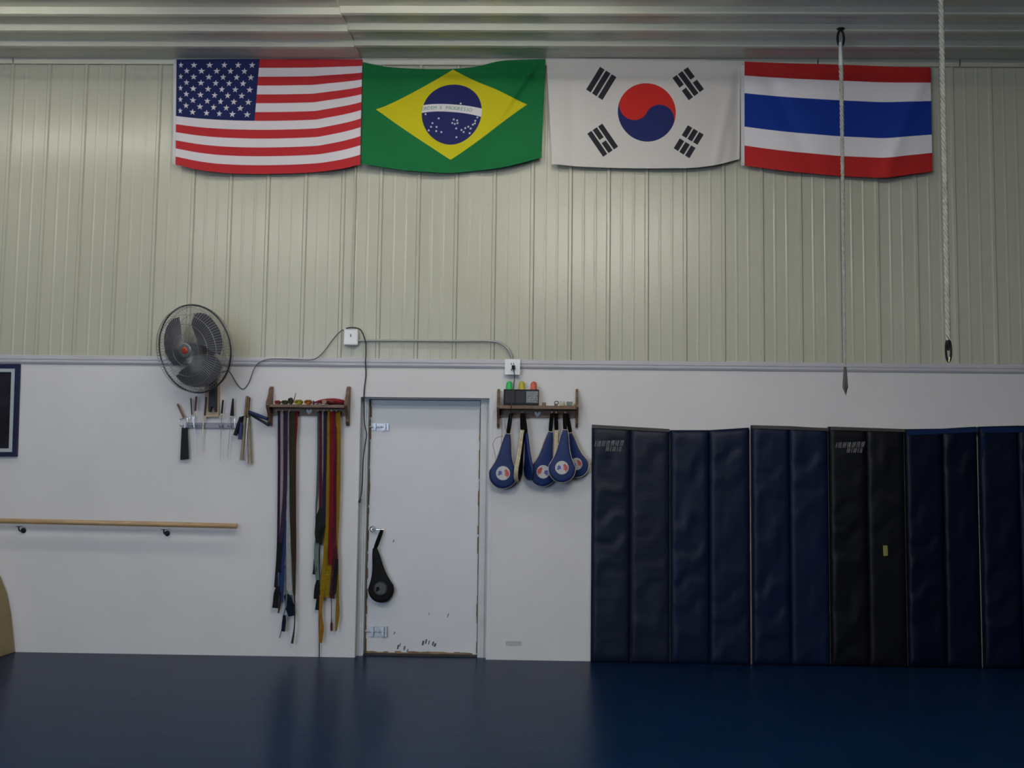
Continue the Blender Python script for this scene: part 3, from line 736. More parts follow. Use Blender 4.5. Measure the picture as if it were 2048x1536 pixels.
pipe([(441, 745, -0.14), (455, 742, -0.10), (462, 748, -0.05), (474, 768, -0.012), (486, 778, -0.010), (498, 765, -0.012), (508, 738, -0.046), (520, 724, -0.046), (545, 718, -0.046), (590, 719, -0.044), (625, 719, -0.044), (645, 706, -0.030), (668, 676, -0.028), (684, 660, -0.045), (686.4, 662, -0.04)], 0, 0.0042, 'cord', cord_m, '', '', parent=fan)
pipe([(692, 657, -0.07), (702, 655, -0.075), (716, 657, -0.072), (724, 664, -0.06), (731, 684, -0.045), (732, 705, -0.045), (731, 725, -0.050), (732, 750, -0.02), (729, 775, -0.014), (728, 800, -0.014), (729, 845, -0.014), (733, 868, -0.014), (730, 890, -0.014), (726, 925, -0.014), (725, 960, -0.014), (723, 985, -0.014), (720, 998, -0.014)], 0, 0.0050, 'extension_cord', black_c, 'loose black cord dangling from the junction box beside the door', 'cord')
o = bpy.data.objects['extension_cord']
b = MB(); c = P(720, 1000, -0.014); b.tube([c + Vector((0.003, 0, 0.012)), c + Vector((0, 0, 0)), c + Vector((-0.006, 0, -0.022))], [0.006, 0.011, 0.010], 8); b.build('plug', black_c, o)

# ================================================================== SHELVES
def shelf(name, label, xl, xr_, yt, yb, ys0, ys1, yr, hx_, hy_, wpost):
    SD = 0.145
    g = thing(name, label, 'shelf', P((xl + xr_) / 2, yb, -0.02))
    def side(x, w_):
        b = MB(); a = P(x, yt, -0.07); c = P(x, yb, -0.07); T = w_ * PX
        H = a.z - c.z; prof = []
        for i in range(21):                # scalloped front edge of the end board
            t = i / 20; d = SD * (0.42 + 0.58 * math.exp(-((t - 0.52) / 0.20) ** 2)) * (min(1, (t + 0.02) * 9) ** 0.5) * (min(1, (1.02 - t) * 9) ** 0.5)
            prof.append((-0.002 - d, c.z + H * t))
        xc = (a.x + c.x) / 2
        poly = [(xc - T / 2, y, z) for y, z in prof] + [(xc - T / 2, -0.002, a.z), (xc - T / 2, -0.002, c.z)]
        b.prism(poly, (T, 0, 0)); b.build('end_board', wood_b, g, bevel=0.002); return xc
    x0 = side(xl, wpost); x1 = side(xr_, wpost); T = wpost * PX / 2
    zt, zb2, zr = P(1, ys0, -0.14), P(1, ys1, -0.14), P((xl + xr_) / 2, yr, -0.03)
    xm = (xl + xr_) / 2
    zt = P(xm, ys0, -0.14).z; zb2 = P(xm, ys1, -0.14).z; zr = zr.z
    b = MB(); b.box((x0 + T, -0.138, zb2), (x1 - T, -0.002, zt)); b.build('shelf_board', wood_b, g, bevel=0.002)
    # back rail with a heart cut-out showing the wall
    hc = P(hx_, hy_, -0.02); hr = 0.024; b = MB()
    def heart(k, n=24):
        t = 2 * math.pi * k / n; x = 16 * math.sin(t) ** 3; y = 13 * math.cos(t) - 5 * math.cos(2 * t) - 2 * math.cos(3 * t) - math.cos(4 * t)
        return (x / 16 * hr * 1.15, y / 16 * hr * 1.15)
    n = 24; hin = [heart(k) for k in range(n)]
    L, Rr, Bz, Tz = hc.x - 0.05, hc.x + 0.05, zr, zb2 - 0.001
    def outp(k):                            # rectangle point in the same direction
        x, y = hin[k]; th = math.atan2(y, x) if (x or y) else 0
        th = math.atan2(math.cos(2 * math.pi * k / n), math.sin(2 * math.pi * k / n)); dx, dy = math.cos(th), math.sin(th)
        s1 = (0.05 / abs(dx)) if abs(dx) > 1e-6 else 9; s2 = ((Tz - hc.z) if dy > 0 else (hc.z - Bz)) / abs(dy) if abs(dy) > 1e-6 else 9
        s = min(s1, s2); return (dx * s, dy * s)
    out = [outp(k) for k in range(n)]
    for k in range(n):
        k2 = (k + 1) % n
        b.hexa([(hc.x + out[k][0], -0.020, hc.z + out[k][1]), (hc.x + out[k2][0], -0.020, hc.z + out[k2][1]), (hc.x + hin[k2][0], -0.020, hc.z + hin[k2][1]), (hc.x + hin[k][0], -0.020, hc.z + hin[k][1])], (0, 0.018, 0))
    b.box((x0 + T, -0.020, Bz), (L, -0.002, Tz)); b.box((Rr, -0.020, Bz), (x1 - T, -0.002, Tz))
    b.build('back_rail', wood_b, g)
    return g, x0, x1, zt, zb2, zr
def peg(g, x, y, ln=0.075):
    c = P(x, y, -0.03); b = MB(); b.lathe((c.x, -0.020, c.z), (0, -1, 0.12), [(0, 0.006), (ln - 0.012, 0.005), (ln - 0.008, 0.009), (ln, 0.007)], 10); b.build('peg', wood_b, g)
bs, bx0, bx1, bzt, bzb, bzr = shelf('belt_shelf', 'brown wooden peg shelf holding coloured belts left of the door', 539, 694.5, 772, 851, 809, 815, 831, 617, 823, 6.5)
for x in (558, 570, 584, 640, 652, 667, 677): peg(bs, x, 826, 0.10)
ts, tx0, tx1, tzt, tzb, tzr = shelf('timer_shelf', 'brown wooden peg shelf holding the round timer box right of the door', 996.5, 1154, 777, 855, 811, 818, 835, 1074, 828, 5)
ts['label'] = 'brown wooden peg shelf with the timer box on it, right of the door'
for x in (1022, 1044, 1103, 1112, 1130): peg(ts, x, 829, 0.095)

# ---- timer with three signal lamps
Yt0 = -0.128
a, c = P(1007, 809.5, Yt0), P(1078, 779, Yt0); a.z = tzt + 0.001
tm = thing('round_timer', 'black gym timer box with green, yellow and red lamps on the right shelf', 'timer', ((a.x + c.x) / 2, -0.08, tzt))
b = MB(); b.box((a.x, Yt0, a.z), (c.x, -0.035, c.z)); b.build('housing', M('timer housing', (0.010, 0.011, 0.014, 1), 0.6, spec=0.2, var=0.2, vscale=20), tm, bevel=0.003)
gx0, gx1 = P(1052, 800, Yt0).x, P(1076, 800, Yt0).x; gz0, gz1 = P(1060, 806, Yt0).z, P(1060, 782, Yt0).z
b = MB(); b.box((gx0, Yt0 - 0.002, gz0), (gx1, Yt0 - 0.0002, gz1)); b.build('printed_panel', M('printed panel', (0.10, 0.11, 0.13, 1), 0.5, var=0.3, vscale=60), tm)
b = MB()
for i in range(6):
    z = gz1 - (i + 0.7) * (gz1 - gz0) / 6.5
    xx = gx0 + 0.006
    while xx < gx1 - 0.012:
        l_ = random.uniform(0.004, 0.014); b.box((xx, Yt0 - 0.0028, z - 0.003), (min(xx + l_, gx1 - 0.004), Yt0 - 0.0021, z + 0.003)); xx += l_ + 0.004
b.build('panel_print', M('panel print', (0.32, 0.33, 0.35, 1), 0.5, var=0.3, vscale=50), tm)
gm = P(1030, 800, Yt0).x
b = MB(); b.box((a.x + 0.012, Yt0 - 0.002, gz0), (gm - 0.004, Yt0 - 0.0002, gz1)); b.box((gm + 0.004, Yt0 - 0.002, gz0), (gx0 - 0.008, Yt0 - 0.0002, gz1)); b.build('speaker_grille', M('grille', (0.03, 0.031, 0.038, 1), 0.7, var=0.4, vscale=120, bump=0.5, bscale=300), tm)
for x, colr, nm in ((1018.5, (0.03, 0.50, 0.12, 1), 'green'), (1043.5, (0.48, 0.42, 0.03, 1), 'yellow'), (1067.5, (0.62, 0.12, 0.08, 1), 'red')):
    p = P(x, 779, -0.08); b = MB()
    b.lathe((p.x, -0.085, c.z), (0, 0, 1), [(0, 0.030), (0.004, 0.030), (0.008, 0.027), (0.045, 0.025), (0.058, 0.020), (0.065, 0.010), (0.067, 0.002)], 18)
    plabel(b.build('signal_lamp', M('lamp ' + nm, colr, 0.3, var=0.05, trans=0.15), tm), nm + ' signal lamp')

b = MB(); q = spline([P(1027, 738, -0.105), P(1029, 752, -0.12), P(1027, 775, -0.185), P(1024, 800, -0.205), P(1022, 818, -0.205), P(1021, 840, -0.12), P(1018, 858, -0.050)], 6); b.tube(q, 0.0042, 6)
tc_ = b.build('cord', black_c, tm)
b = MB(); c = P(1027, 735, -0.07); b.box((c.x - 0.013, -0.110, c.z - 0.016), (c.x + 0.013, -0.0695, c.z + 0.014)); b.build('plug', black, tc_, bevel=0.003)

# ---- little things right of the timer
def trinket(name, label, cat, x, y0, w_, h_, m, kind='box', Y=-0.105):
    p = P(x, y0, Y); p.z = tzt + 0.0008; W, H = w_ * PX, h_ * PX; b = MB()
    if kind == 'box': b.box((p.x - W / 2, Y - W * 0.35, p.z), (p.x + W / 2, Y + W * 0.35, p.z + H)); o = b.build(name, m, bevel=0.002)
    else:
        b.lathe((p.x, Y, p.z), (0, 0, 1), [(0, W * 0.42), (H * 0.04, W * 0.5), (H * 0.6, W * 0.5), (H * 0.72, W * 0.28), (H * 0.76, W * 0.32), (H * 0.98, W * 0.32), (H, W * 0.2)], 14); o = b.build(name, m)
    return tag(o, label, cat)
trinket('wood_block', 'small brown block on the shelf just right of the timer', 'block', 1088, 810, 8, 6.5, M('brown block', (0.16, 0.08, 0.04, 1), 0.6, var=0.2))
b = MB(); p = P(1113, 808, -0.11); p.z = tzt + 0.005
b.tube([p + Vector((0.016 * math.cos(t), 0, 0.012 + 0.012 * math.sin(t) + 0.008)) for t in [k * math.pi / 8 for k in range(16)]], 0.004, 6, closed=True)
b.box((p.x - 0.018, -0.122, tzt + 0.0008), (p.x + 0.010, -0.098, tzt + 0.012)); tag(b.build('spring_clip', M('dark bronze', (0.06, 0.05, 0.035, 1), 0.4, 0.4, var=0.2)), 'small dark ring-topped clip on the right-hand shelf', 'clip')
trinket('small_bottle', 'tiny cream bottle on the right-hand shelf beside the dark clip', 'bottle', 1121.5, 810, 5.5, 9.5, M('cream plastic', (0.50, 0.44, 0.33, 1), 0.5, var=0.1), 'b')
trinket('small_bottle', 'tiny pinkish bottle on the right-hand shelf beside the green box', 'bottle', 1128, 810, 5, 9, M('pink plastic', (0.42, 0.30, 0.24, 1), 0.5, var=0.1), 'b')
trinket('small_box', 'small grey-green box at the right end of the shelf', 'box', 1139, 810, 12, 8.5, M('green grey card', (0.12, 0.15, 0.12, 1), 0.6, var=0.3, vscale=60))
trinket('yellow_cap', 'tiny yellow cap beside the right end board of the shelf', 'cap', 1148.5, 810, 3.6, 4.5, M('yellow cap', (0.35, 0.28, 0.04, 1), 0.5, var=0.1), 'b')

# ================================================================== PADDLES
pad_blue = M('blue paddle vinyl', (0.007, 0.021, 0.100, 1), 0.5, spec=0.25, var=0.12, vscale=12, bump=0.15, bscale=30)
pad_black = M('black paddle vinyl', (0.004, 0.004, 0.0045, 1), 0.6, spec=0.15, var=0.1, bump=0.15, bscale=30)
cream = M('cream stitching', (0.50, 0.42, 0.32, 1), 0.7, var=0.25, vscale=40)
strap_m = M('black strap', (0.006, 0.006, 0.006, 1), 0.9, spec=0.1, var=0.2)
logo_w = M('logo white', (0.46, 0.46, 0.47, 1), 0.5, var=0.1, vscale=30); logo_r = M('logo red', (0.45, 0.05, 0.04, 1), 0.5); logo_b = M('logo blue', (0.06, 0.08, 0.32, 1), 0.5)
logo_g = M('logo grey', (0.045, 0.048, 0.052, 1), 0.5, var=0.3, vscale=40)
def paddle(name, label, top, bc, rpx, Y, hook, yaw=0.0, padm=pad_blue, cat='kicking paddle', group=None, logo=True, flip=False, edge=True, grey=False, neck=0.17, thick=0.020, leaves=2, base=None, curl=0.0, logo_off=(0, -2), edge_r=0.0042):
    T, B = P(top[0], top[1], Y), P(bc[0], bc[1], Y); R = rpx * PX
    upv = (T - B); Ln = upv.length; upv.normalize()
    lat = Vector((upv.z, 0, -upv.x)); nr_ = Vector((0, -1, 0))
    rot = Matrix.Rotation(yaw, 3, upv); lat = rot @ lat; nr_ = rot @ nr_
    g = thing(name, label, cat, B - upv * R, group)
    def outline(sc=1.0):
        pts = []; a0 = math.asin(min(0.95, R * (1 - neck) / Ln)); n = 22
        for i in range(n + 1):
            th = -(math.pi / 2 + a0 * 0.9) + (-1) * 0 + (math.pi + 2 * a0 * 0.9) * 0
        arc0 = math.radians(12); N_ = 26
        for i in range(N_ + 1):             # bottom arc from right side round to left
            th = arc0 - (math.pi + 2 * arc0) * i / N_
            pts.append((math.cos(th) * R, math.sin(th) * R))
        nl = 9; xl, yl = pts[-1]
        left = []
        for i in range(1, nl + 1):
            s = i / nl; wdt = R * (neck + (1 - neck) * (1 - s) ** 1.0 * (1 - 0.35 * math.sin(s * math.pi))) ; left.append((-wdt, yl + (Ln - yl) * s))
        rightp = [(-x, y) for x, y in left][::-1]
        allp = pts + left + rightp
        out = []
        for x, y in allp:
            s = max(0, y / Ln); out.append((x + curl * s * s, y))
        return out
    ol = outline(); n = len(ol); cen = (0, Ln * 0.12)
    def w3(x, y, h): return B + lat * x + upv * y + nr_ * h
    for L in range(leaves):
        s0 = (0.004 + 0.0) if leaves > 1 else -thick / 2; sg = 1 if L == 0 else -1
        b = MB(); rings = [(1.0, 0.0), (1.0, 0.45), (0.96, 0.85), (0.85, 1.0), (0.5, 1.08), (0.12, 1.10)]
        vs = []
        for sc, hh in rings:
            for x, y in ol:
                cx_ = curl * max(0, y / Ln) ** 2
                xx = cx_ + (x - cx_) * sc; yy = cen[1] + (y - cen[1]) * (sc if sc > 0.9 else sc)
                vs.append(w3(xx, yy, sg * (s0 + thick * hh)))
        fs = []
        for i in range(len(rings) - 1):
            for j in range(n): 
                q = (i * n + j, (i + 1) * n + j, (i + 1) * n + (j + 1) % n, i * n + (j + 1) % n); fs.append(q if sg > 0 else q[::-1])
        e = len(rings) - 1
        fs.append(tuple(range(e * n, e * n + n)) if sg < 0 else tuple(range(e * n + n - 1, e * n - 1, -1))); fs.append(tuple(range(n)) if sg > 0 else tuple(range(n - 1, -1, -1)))
        b.add(vs, fs, 0, True); b.build('pad', padm if not (isinstance(padm, tuple)) else padm[L], g)
        if edge:
            b = MB(); b.tube([w3(x * 1.01, y * 1.004, sg * (s0 + 0.004)) for x, y in ol], edge_r, 5, closed=True)
            b.build('stitched_edge', cream if not grey else strap_m, g)
    if logo:
        h = 0.004 + thick * 1.12; lr = 14.0 / 27 * R * (0.98); b = MB(); lx0, ly0 = 0.0, 0.02 * R + (-logo_off[1]) * PX
        nn = 28
        def dd(x, y, e=0.0): return w3(lx0 + x, ly0 + y, h + e)
        vs = [dd(lr * math.cos(2 * math.pi * k / nn), lr * math.sin(2 * math.pi * k / nn)) for k in range(nn)]
        b.prism(vs, -nr_ * 0.004, 0)
        s = -1 if flip else 1
        def poly(pp, mi): 
            q = [dd(s * x * lr, y * lr, 0.001) for x, y in pp]; b.prism(q, -nr_ * 0.0008, mi)
        poly([(0.15, 0.35), (0.35, 0.62), (0.62, 0.45), (0.9, 0.12), (0.92, -0.1), (0.75, -0.35), (0.62, -0.62), (0.5, -0.35), (0.18, -0.28), (0.42, -0.08), (0.10, -0.02), (0.34, 0.12)], 1)
        poly([(-0.12, 0.15), (-0.45, 0.34), (-0.7, 0.18), (-0.62, -0.02), (-0.78, -0.28), (-0.52, -0.42), (-0.30, -0.20), (-0.05, -0.24), (-0.2, -0.02)], 2)
        vs = []
        b.tube([dd(lr * 0.90 * math.cos(2 * math.pi * k / nn), lr * 0.90 * math.sin(2 * math.pi * k / nn), 0.0005) for k in range(nn)], 0.0016, 4, 3, closed=True)
        b.build('round_logo', [logo_g, logo_g, strap_m, strap_m] if grey else [logo_w, logo_r, logo_b, logo_w], g)
    # strap loop from the neck to its hook
    H = P(hook[0], hook[1], Y if base is None else base); tp = w3(curl, Ln * 0.97, 0)
    d = (H - tp)
    if d.length < 0.03: d = Vector((0, 0, 0.03))
    wv = Vector((0.006, 0, 0)); b = MB()
    loop = [tp + wv * 0.3, tp + wv + d * 0.25, tp + wv * 0.9 + d * 0.8, tp + d, tp - wv * 0.9 + d * 0.8, tp - wv + d * 0.25, tp - wv * 0.3]
    b.ribbon(spline(loop, 4), 0.024, 0.003, side=(1, 0.9, 0)); b.build('strap', strap_m, g)
    return g
GP = 'kicking paddles hanging under the right shelf'
pd0 = paddle('kicking_paddle', 'blue kicking paddle hanging leftmost under the shelf, beside the door', (1013, 868), (1006, 949), 27.5, -0.075, (1022, 826), group=GP, curl=0.012)
paddle('kicking_paddle', 'paddle seen edge-on with cream stitching, beside the leftmost blue paddle', (1045, 862), (1037, 940), 22, -0.112, (1044, 826), yaw=math.radians(80), padm=(pad_black, pad_black), group=GP, logo=False, edge_r=0.0095, thick=0.016)
paddle('kicking_paddle', 'blue paddle turned nearly edge-on, right of the cream-edged paddle', (1052, 866), (1057, 940), 21, -0.105, (1047, 828), yaw=math.radians(-66), group=GP, logo=False, leaves=1, edge=False)
paddle('kicking_paddle', 'blue paddle with partly covered logo, in the middle of the row', (1101, 864), (1085, 946), 26, -0.085, (1104, 826), group=GP, flip=True, yaw=math.radians(8))
paddle('kicking_paddle', 'cream-edged paddle seen edge-on behind the two overlapping blue paddles', (1113, 862), (1112, 922), 14, -0.060, (1112, 828), yaw=math.radians(84), padm=(pad_black, pad_black), group=GP, logo=False, thick=0.013, edge_r=0.010)
paddle('kicking_paddle', 'blue paddle in front of the others, with its whole round logo showing', (1129, 860), (1124, 938), 26, -0.158, (1129, 827), group=GP, yaw=math.radians(-4), curl=0.006, base=-0.105)
paddle('kicking_paddle', 'blue paddle furthest right, leaning toward the first wall mat', (1141, 866), (1155, 930), 24, -0.052, (1134, 829), group=GP, yaw=math.radians(-22), thick=0.013)
paddle('kicking_paddle', 'black kicking paddle hanging from the door handle', (751, 1096), (762, 1179), 26, YL - 0.070, (764, 1060), padm=pad_black, grey=True, edge=False, thick=0.014, leaves=1, curl=-0.006)
# thin loose threads beside the leftmost paddle
b = MB(); b.tube(spline([P(1003, 838, -0.03), P(1004, 860, -0.05), P(1003, 880, -0.06), P(1001, 905, -0.06)], 6), 0.0016, 4); b.tube(spline([P(1010, 838, -0.09), P(1010, 852, -0.10), P(1013, 862, -0.11)], 5), 0.0016, 4)
b.tube(spline([P(1006, 872, -0.055), P(993, 876, -0.05), P(986, 888, -0.045), P(989, 902, -0.045), P(992, 922, -0.06)], 6), 0.0016, 4)
b.build('loose_string', black_c, pd0)

# ================================================================== BELTS
def bm(key, c): return M('belt ' + key, (c[0] * 0.72, c[1] * 0.72, c[2] * 0.68, 1), 0.9, spec=0.1, var=0.15, vscale=20)
navyb = bm('navy', (0.024, 0.018, 0.050, 1)); purp = bm('purple', (0.040, 0.024, 0.055, 1)); pinkw = bm('pinkish white', (0.36, 0.29, 0.33, 1)); whit = bm('white', (0.42, 0.42, 0.46, 1))
olive = bm('olive', (0.036, 0.033, 0.024, 1)); redb = bm('red', (0.19, 0.012, 0.022, 1)); maro = bm('maroon', (0.085, 0.016, 0.024, 1)); blueb = bm('blue', (0.025, 0.045, 0.17, 1)); blk = bm('black', (0.014, 0.015, 0.016, 1))
teal = bm('teal white', (0.16, 0.22, 0.22, 1)); dgreen = bm('dark green', (0.016, 0.026, 0.022, 1)); yell = bm('yellow', (0.28, 0.18, 0.012, 1)); must = bm('mustard', (0.27, 0.16, 0.018, 1)); grey_b = bm('grey', (0.09, 0.09, 0.11, 1)); crm = bm('cream', (0.34, 0.32, 0.30, 1)); pale_b = bm('pale blue', (0.14, 0.20, 0.26, 1)); orange = bm('orange', (0.34, 0.16, 0.02, 1)); brn = bm('brown', (0.05, 0.035, 0.028, 1)); dnavy = bm('deep navy', (0.008, 0.016, 0.038, 1))
GB = 'martial arts belts hanging under the left shelf'
def belt(label, m, pts, Y, second=None, tips=(), name='martial_arts_belt', group=GB, cat='belt'):
    b = MB()
    def strand(pts, Y, b):
        q = spline([Vector((p[0], p[1], p[2])) for p in pts], 5)
        P3 = [P(v.x, v.y, Y) for v in q]; ws = [max(v.z, 0.8) * PX for v in q]
        sd = [(1, 0.35 * math.sin(i * 0.55 + Y * 80), 0) for i in range(len(q))]
        b.ribbon(P3, ws, 0.003, sd)
    strand(pts, Y, b)
    if second: strand(second, Y - 0.006, b)
    o = tag(b.build(name, m), label, cat, group)
    for nm, mm, tp in tips:
        tb = MB(); strand(tp, Y - 0.010, tb); t = tb.build(nm, mm, o); t['label'] = mm.name.replace('belt ', '') + ' end of the belt'
    return o
belt('narrow navy belt, leftmost of all the hanging belts, ending in black', navyb, [(558, 822, 5), (558, 900, 5), (557.5, 1000, 5), (556, 1090, 5), (553, 1150, 6), (552, 1175, 8)], -0.060, tips=[('belt_end', blk, [(556, 1172, 7), (553, 1190, 12), (550, 1216, 12)])])
belt('pinkish white belt in the left bunch, beside the leftmost navy one', pinkw, [(563.5, 822, 6), (563.5, 900, 7), (562, 1000, 7), (559, 1080, 6), (557, 1130, 4)], -0.052)
belt('dark purple belt in the left bunch between two pale belts', purp, [(571.5, 822, 8), (571, 900, 8), (570, 980, 8), (566, 1040, 8), (561, 1090, 8)], -0.066, tips=[('belt_end', blk, [(562, 1085, 8), (558, 1110, 10), (556, 1145, 9)])])
belt('narrow white belt in the left bunch, with dark navy knotted end', whit, [(576.5, 822, 5), (576, 900, 5), (576, 1000, 6), (577, 1100, 10), (579, 1190, 12)], -0.054, tips=[('belt_end', dnavy, [(572, 1189, 9), (577, 1200, 16), (579, 1212, 18), (583, 1232, 12)])])
belt('wide olive-black belt in the left bunch beside the red belt', olive, [(584, 822, 12), (584, 900, 12), (584.5, 1000, 11), (586, 1080, 9), (588, 1150, 6), (589, 1190, 4)], -0.072, second=[(586, 822, 9), (586, 950, 9), (587, 1100, 7), (589, 1190, 3), (589.5, 1235, 2.2), (588, 1262, 3), (584, 1287, 5)])
belt('red belt on the right side of the left bunch', redb, [(592, 822, 7), (591.5, 860, 6.5), (590, 900, 5), (590, 1000, 4), (591, 1100, 3), (590, 1180, 2.5)], -0.064)
belt('blue belt twisting down the lower part of the left bunch', blueb, [(571, 822, 3), (571, 960, 4), (569.5, 1015, 8), (569, 1060, 7), (567, 1100, 8), (562, 1150, 9), (560, 1185, 6)], -0.061, second=[(567, 1130, 6), (565, 1170, 7), (564, 1205, 4)])
belt('pale blue string-like belt below the left bunch with navy tassel end', pale_b, [(574, 1180, 2), (571, 1215, 3), (567, 1232, 3), (565, 1252, 2), (559, 1276, 1.2)], -0.070, tips=[('belt_end', dnavy, [(569, 1230, 5), (568, 1245, 8), (566, 1263, 8)])])
belt('black belt tip with grey fringe at bottom left of the left bunch', brn, [(560, 1100, 4), (562, 1160, 3), (561, 1195, 4), (557, 1226, 3)], -0.048)
belt('grey belt at the left side of the right bunch ending in black', grey_b, [(637, 822, 5), (637, 900, 5), (635, 980, 5), (633, 1010, 4), (632, 1040, 3)], -0.060, tips=[('belt_end', dgreen, [(641, 1015, 5), (638, 1040, 14), (637, 1065, 15), (637, 1086, 10)])])
belt('maroon belt in the right bunch between grey and white belts', maro, [(641, 822, 5), (641.5, 900, 5), (641, 980, 6), (640, 1020, 5), (638, 1045, 3)], -0.066)
belt('white belt in the right bunch, lower end teal and black', whit, [(645.5, 822, 5), (645.5, 900, 5), (644, 980, 5), (643, 1030, 4), (640, 1060, 4)], -0.054, tips=[('belt_end', teal, [(640, 1060, 6), (634, 1088, 11), (633, 1118, 9), (635, 1160, 7)]), ('belt_tip', blk, [(630, 1118, 5), (630, 1135, 7), (628, 1149, 7)])])
belt('navy belt in the right bunch beside the yellow belt', navyb, [(650.5, 822, 7), (650, 900, 7), (648.5, 980, 7), (647, 1040, 8), (644, 1075, 6)], -0.070, tips=[('belt_end', blk, [(646, 1050, 9), (643, 1070, 9), (641, 1090, 6)])])
belt('yellow belt in the right bunch, left of the wide red belts', yell, [(660, 822, 8), (657, 870, 9), (656, 950, 9), (653, 1050, 9), (651, 1110, 9), (646, 1160, 9), (643, 1200, 9)], -0.062, tips=[('belt_end', orange, [(643, 1190, 8), (641, 1225, 6), (643, 1255, 9), (641, 1286, 6)])])
belt('wide red belt in the middle of the right bunch', redb, [(664, 822, 9), (664, 900, 9), (663, 1000, 9), (661, 1090, 9), (660, 1130, 8)], -0.080)
belt('wide dark red belt overlapping the red one in the right bunch', maro, [(669, 822, 9), (669, 900, 9), (668, 1000, 10), (668, 1080, 10), (670, 1130, 12), (667, 1170, 10), (664, 1197, 9)], -0.074, tips=[('belt_end', blk, [(674, 1118, 6), (671, 1150, 8), (668, 1188, 7)])])
belt('mustard belt on the right side of the right bunch', must, [(676, 822, 9), (677, 870, 9), (676, 950, 10), (674, 1040, 9), (673, 1090, 6), (675, 1150, 5), (675, 1195, 6), (675, 1230, 8), (672, 1262, 3)], -0.068)
belt('bright yellow belt end hanging below the wide red belts', yell, [(659, 1095, 9), (657, 1130, 14), (655, 1160, 10), (653, 1195, 8)], -0.058)
belt('black belt tip in the lower left of the right bunch', blk, [(636, 1090, 4), (637, 1150, 6), (633, 1175, 8), (631, 1198, 8)], -0.050, second=[(637, 1160, 5), (637, 1190, 7), (634, 1220, 8)])
belt('thin maroon cord with a small loop hanging below the red belts', maro, [(662, 1180, 1.5), (663, 1215, 1.5), (663, 1240, 2), (663, 1250, 5), (663, 1262, 4)], -0.046, name='loop_cord', cat='cord')
b = MB(); q = [P(639, 1080, -0.044), P(638.5, 1150, -0.044), P(638, 1240, -0.044), P(638.5, 1290, -0.046)]; e = P(638.5, 1313, -0.05); e.z = 0.004; q.append(e); b.tube(spline(q, 5), 0.0042, 5)
tag(b.build('dangling_string', blk), 'thin black string from the right belt bunch reaching down to the floor', 'string')

# ---- belts lying on the shelf
def coil(label, m, x, w_, h_, Y=-0.085, turns=3.2):
    p = P(x, 806, Y); W, H = w_ * PX / 2, h_ * PX / 2; zc = bzt + H + 0.0025; b = MB(); q = []
    for i in range(int(turns * 16) + 1):
        t = i / (turns * 16); r = 0.2 + 0.8 * t; th = turns * 2 * math.pi * t
        q.append((p.x + W * r * math.cos(th), Y, zc + H * r * math.sin(th)))
    b.ribbon(q, 0.045, 0.004, side=(0, 1, 0)); return tag(b.build('rolled_belt', m), label, 'belt', 'belts lying on the left shelf')
coil('small red rolled belt at the left end of the belt shelf', bm('bright red', (0.26, 0.04, 0.03, 1)), 555, 11, 8)
coil('brown rolled belt on the shelf beside the small red roll', bm('mid brown', (0.075, 0.055, 0.030, 1)), 569, 12, 8.5)
coil('dark grey-green rolled belt on the shelf with a stick leaning over it', bm('grey green', (0.055, 0.065, 0.055, 1)), 580.5, 9, 14)
coil('yellow rolled belt in the middle of the belt shelf', bm('lemon', (0.36, 0.28, 0.015, 1)), 597, 16, 10)
coil('orange rolled belt on the shelf between the yellow one and red heap', bm('orange roll', (0.40, 0.12, 0.02, 1)), 616, 15, 10)
def heap(label, m, x0, x1, h_, Y, loops):
    b = MB(); q = []; n = 40
    for i in range(n + 1):
        t = i / n; x = x0 + (x1 - x0) * (0.5 - 0.5 * math.cos(t * math.pi * loops)); p = P(x, 806, Y)
        z = bzt + 0.004 + h_ * PX * (t * 0.75 + 0.25 * abs(math.sin(t * math.pi * loops))) * (1 - 0.25 * abs(2 * ((x - x0) / (x1 - x0)) - 1) ** 2)
        q.append((p.x, Y + 0.012 * math.sin(t * 9), z))
    b.ribbon(q, 0.038, 0.004, side=(0, 1, 0.1)); return tag(b.build('folded_belt', m), label, 'belt', 'belts lying on the left shelf')
heap('red belt folded in loops on the right half of the belt shelf', bm('scarlet', (0.36, 0.02, 0.035, 1)), 634, 688, 13, -0.112, 7)
heap('pink and purple belt under the red loops on the shelf', bm('pink purple', (0.16, 0.05, 0.12, 1)), 626, 660, 9, -0.070, 5)
heap('dull purple belt folded behind the red loops near the right end board', bm('dull purple', (0.10, 0.05, 0.10, 1)), 658, 687, 8, -0.030, 5)
coil('cream rolled belt tucked in front of the red loops', bm('cream pink', (0.42, 0.27, 0.22, 1)), 649, 8, 9, Y=-0.118 - 0.040)
b = MB(); b.tube([P(586.5, 806, -0.095), P(591.5, 786, -0.088)], [0.0045, 0.003], 6); o = b.build('drum_stick', M('dark red stick', (0.12, 0.05, 0.05, 1), 0.5, var=0.1)); tag(o, 'short dark stick poking up from the rolled belts on the shelf', 'stick')

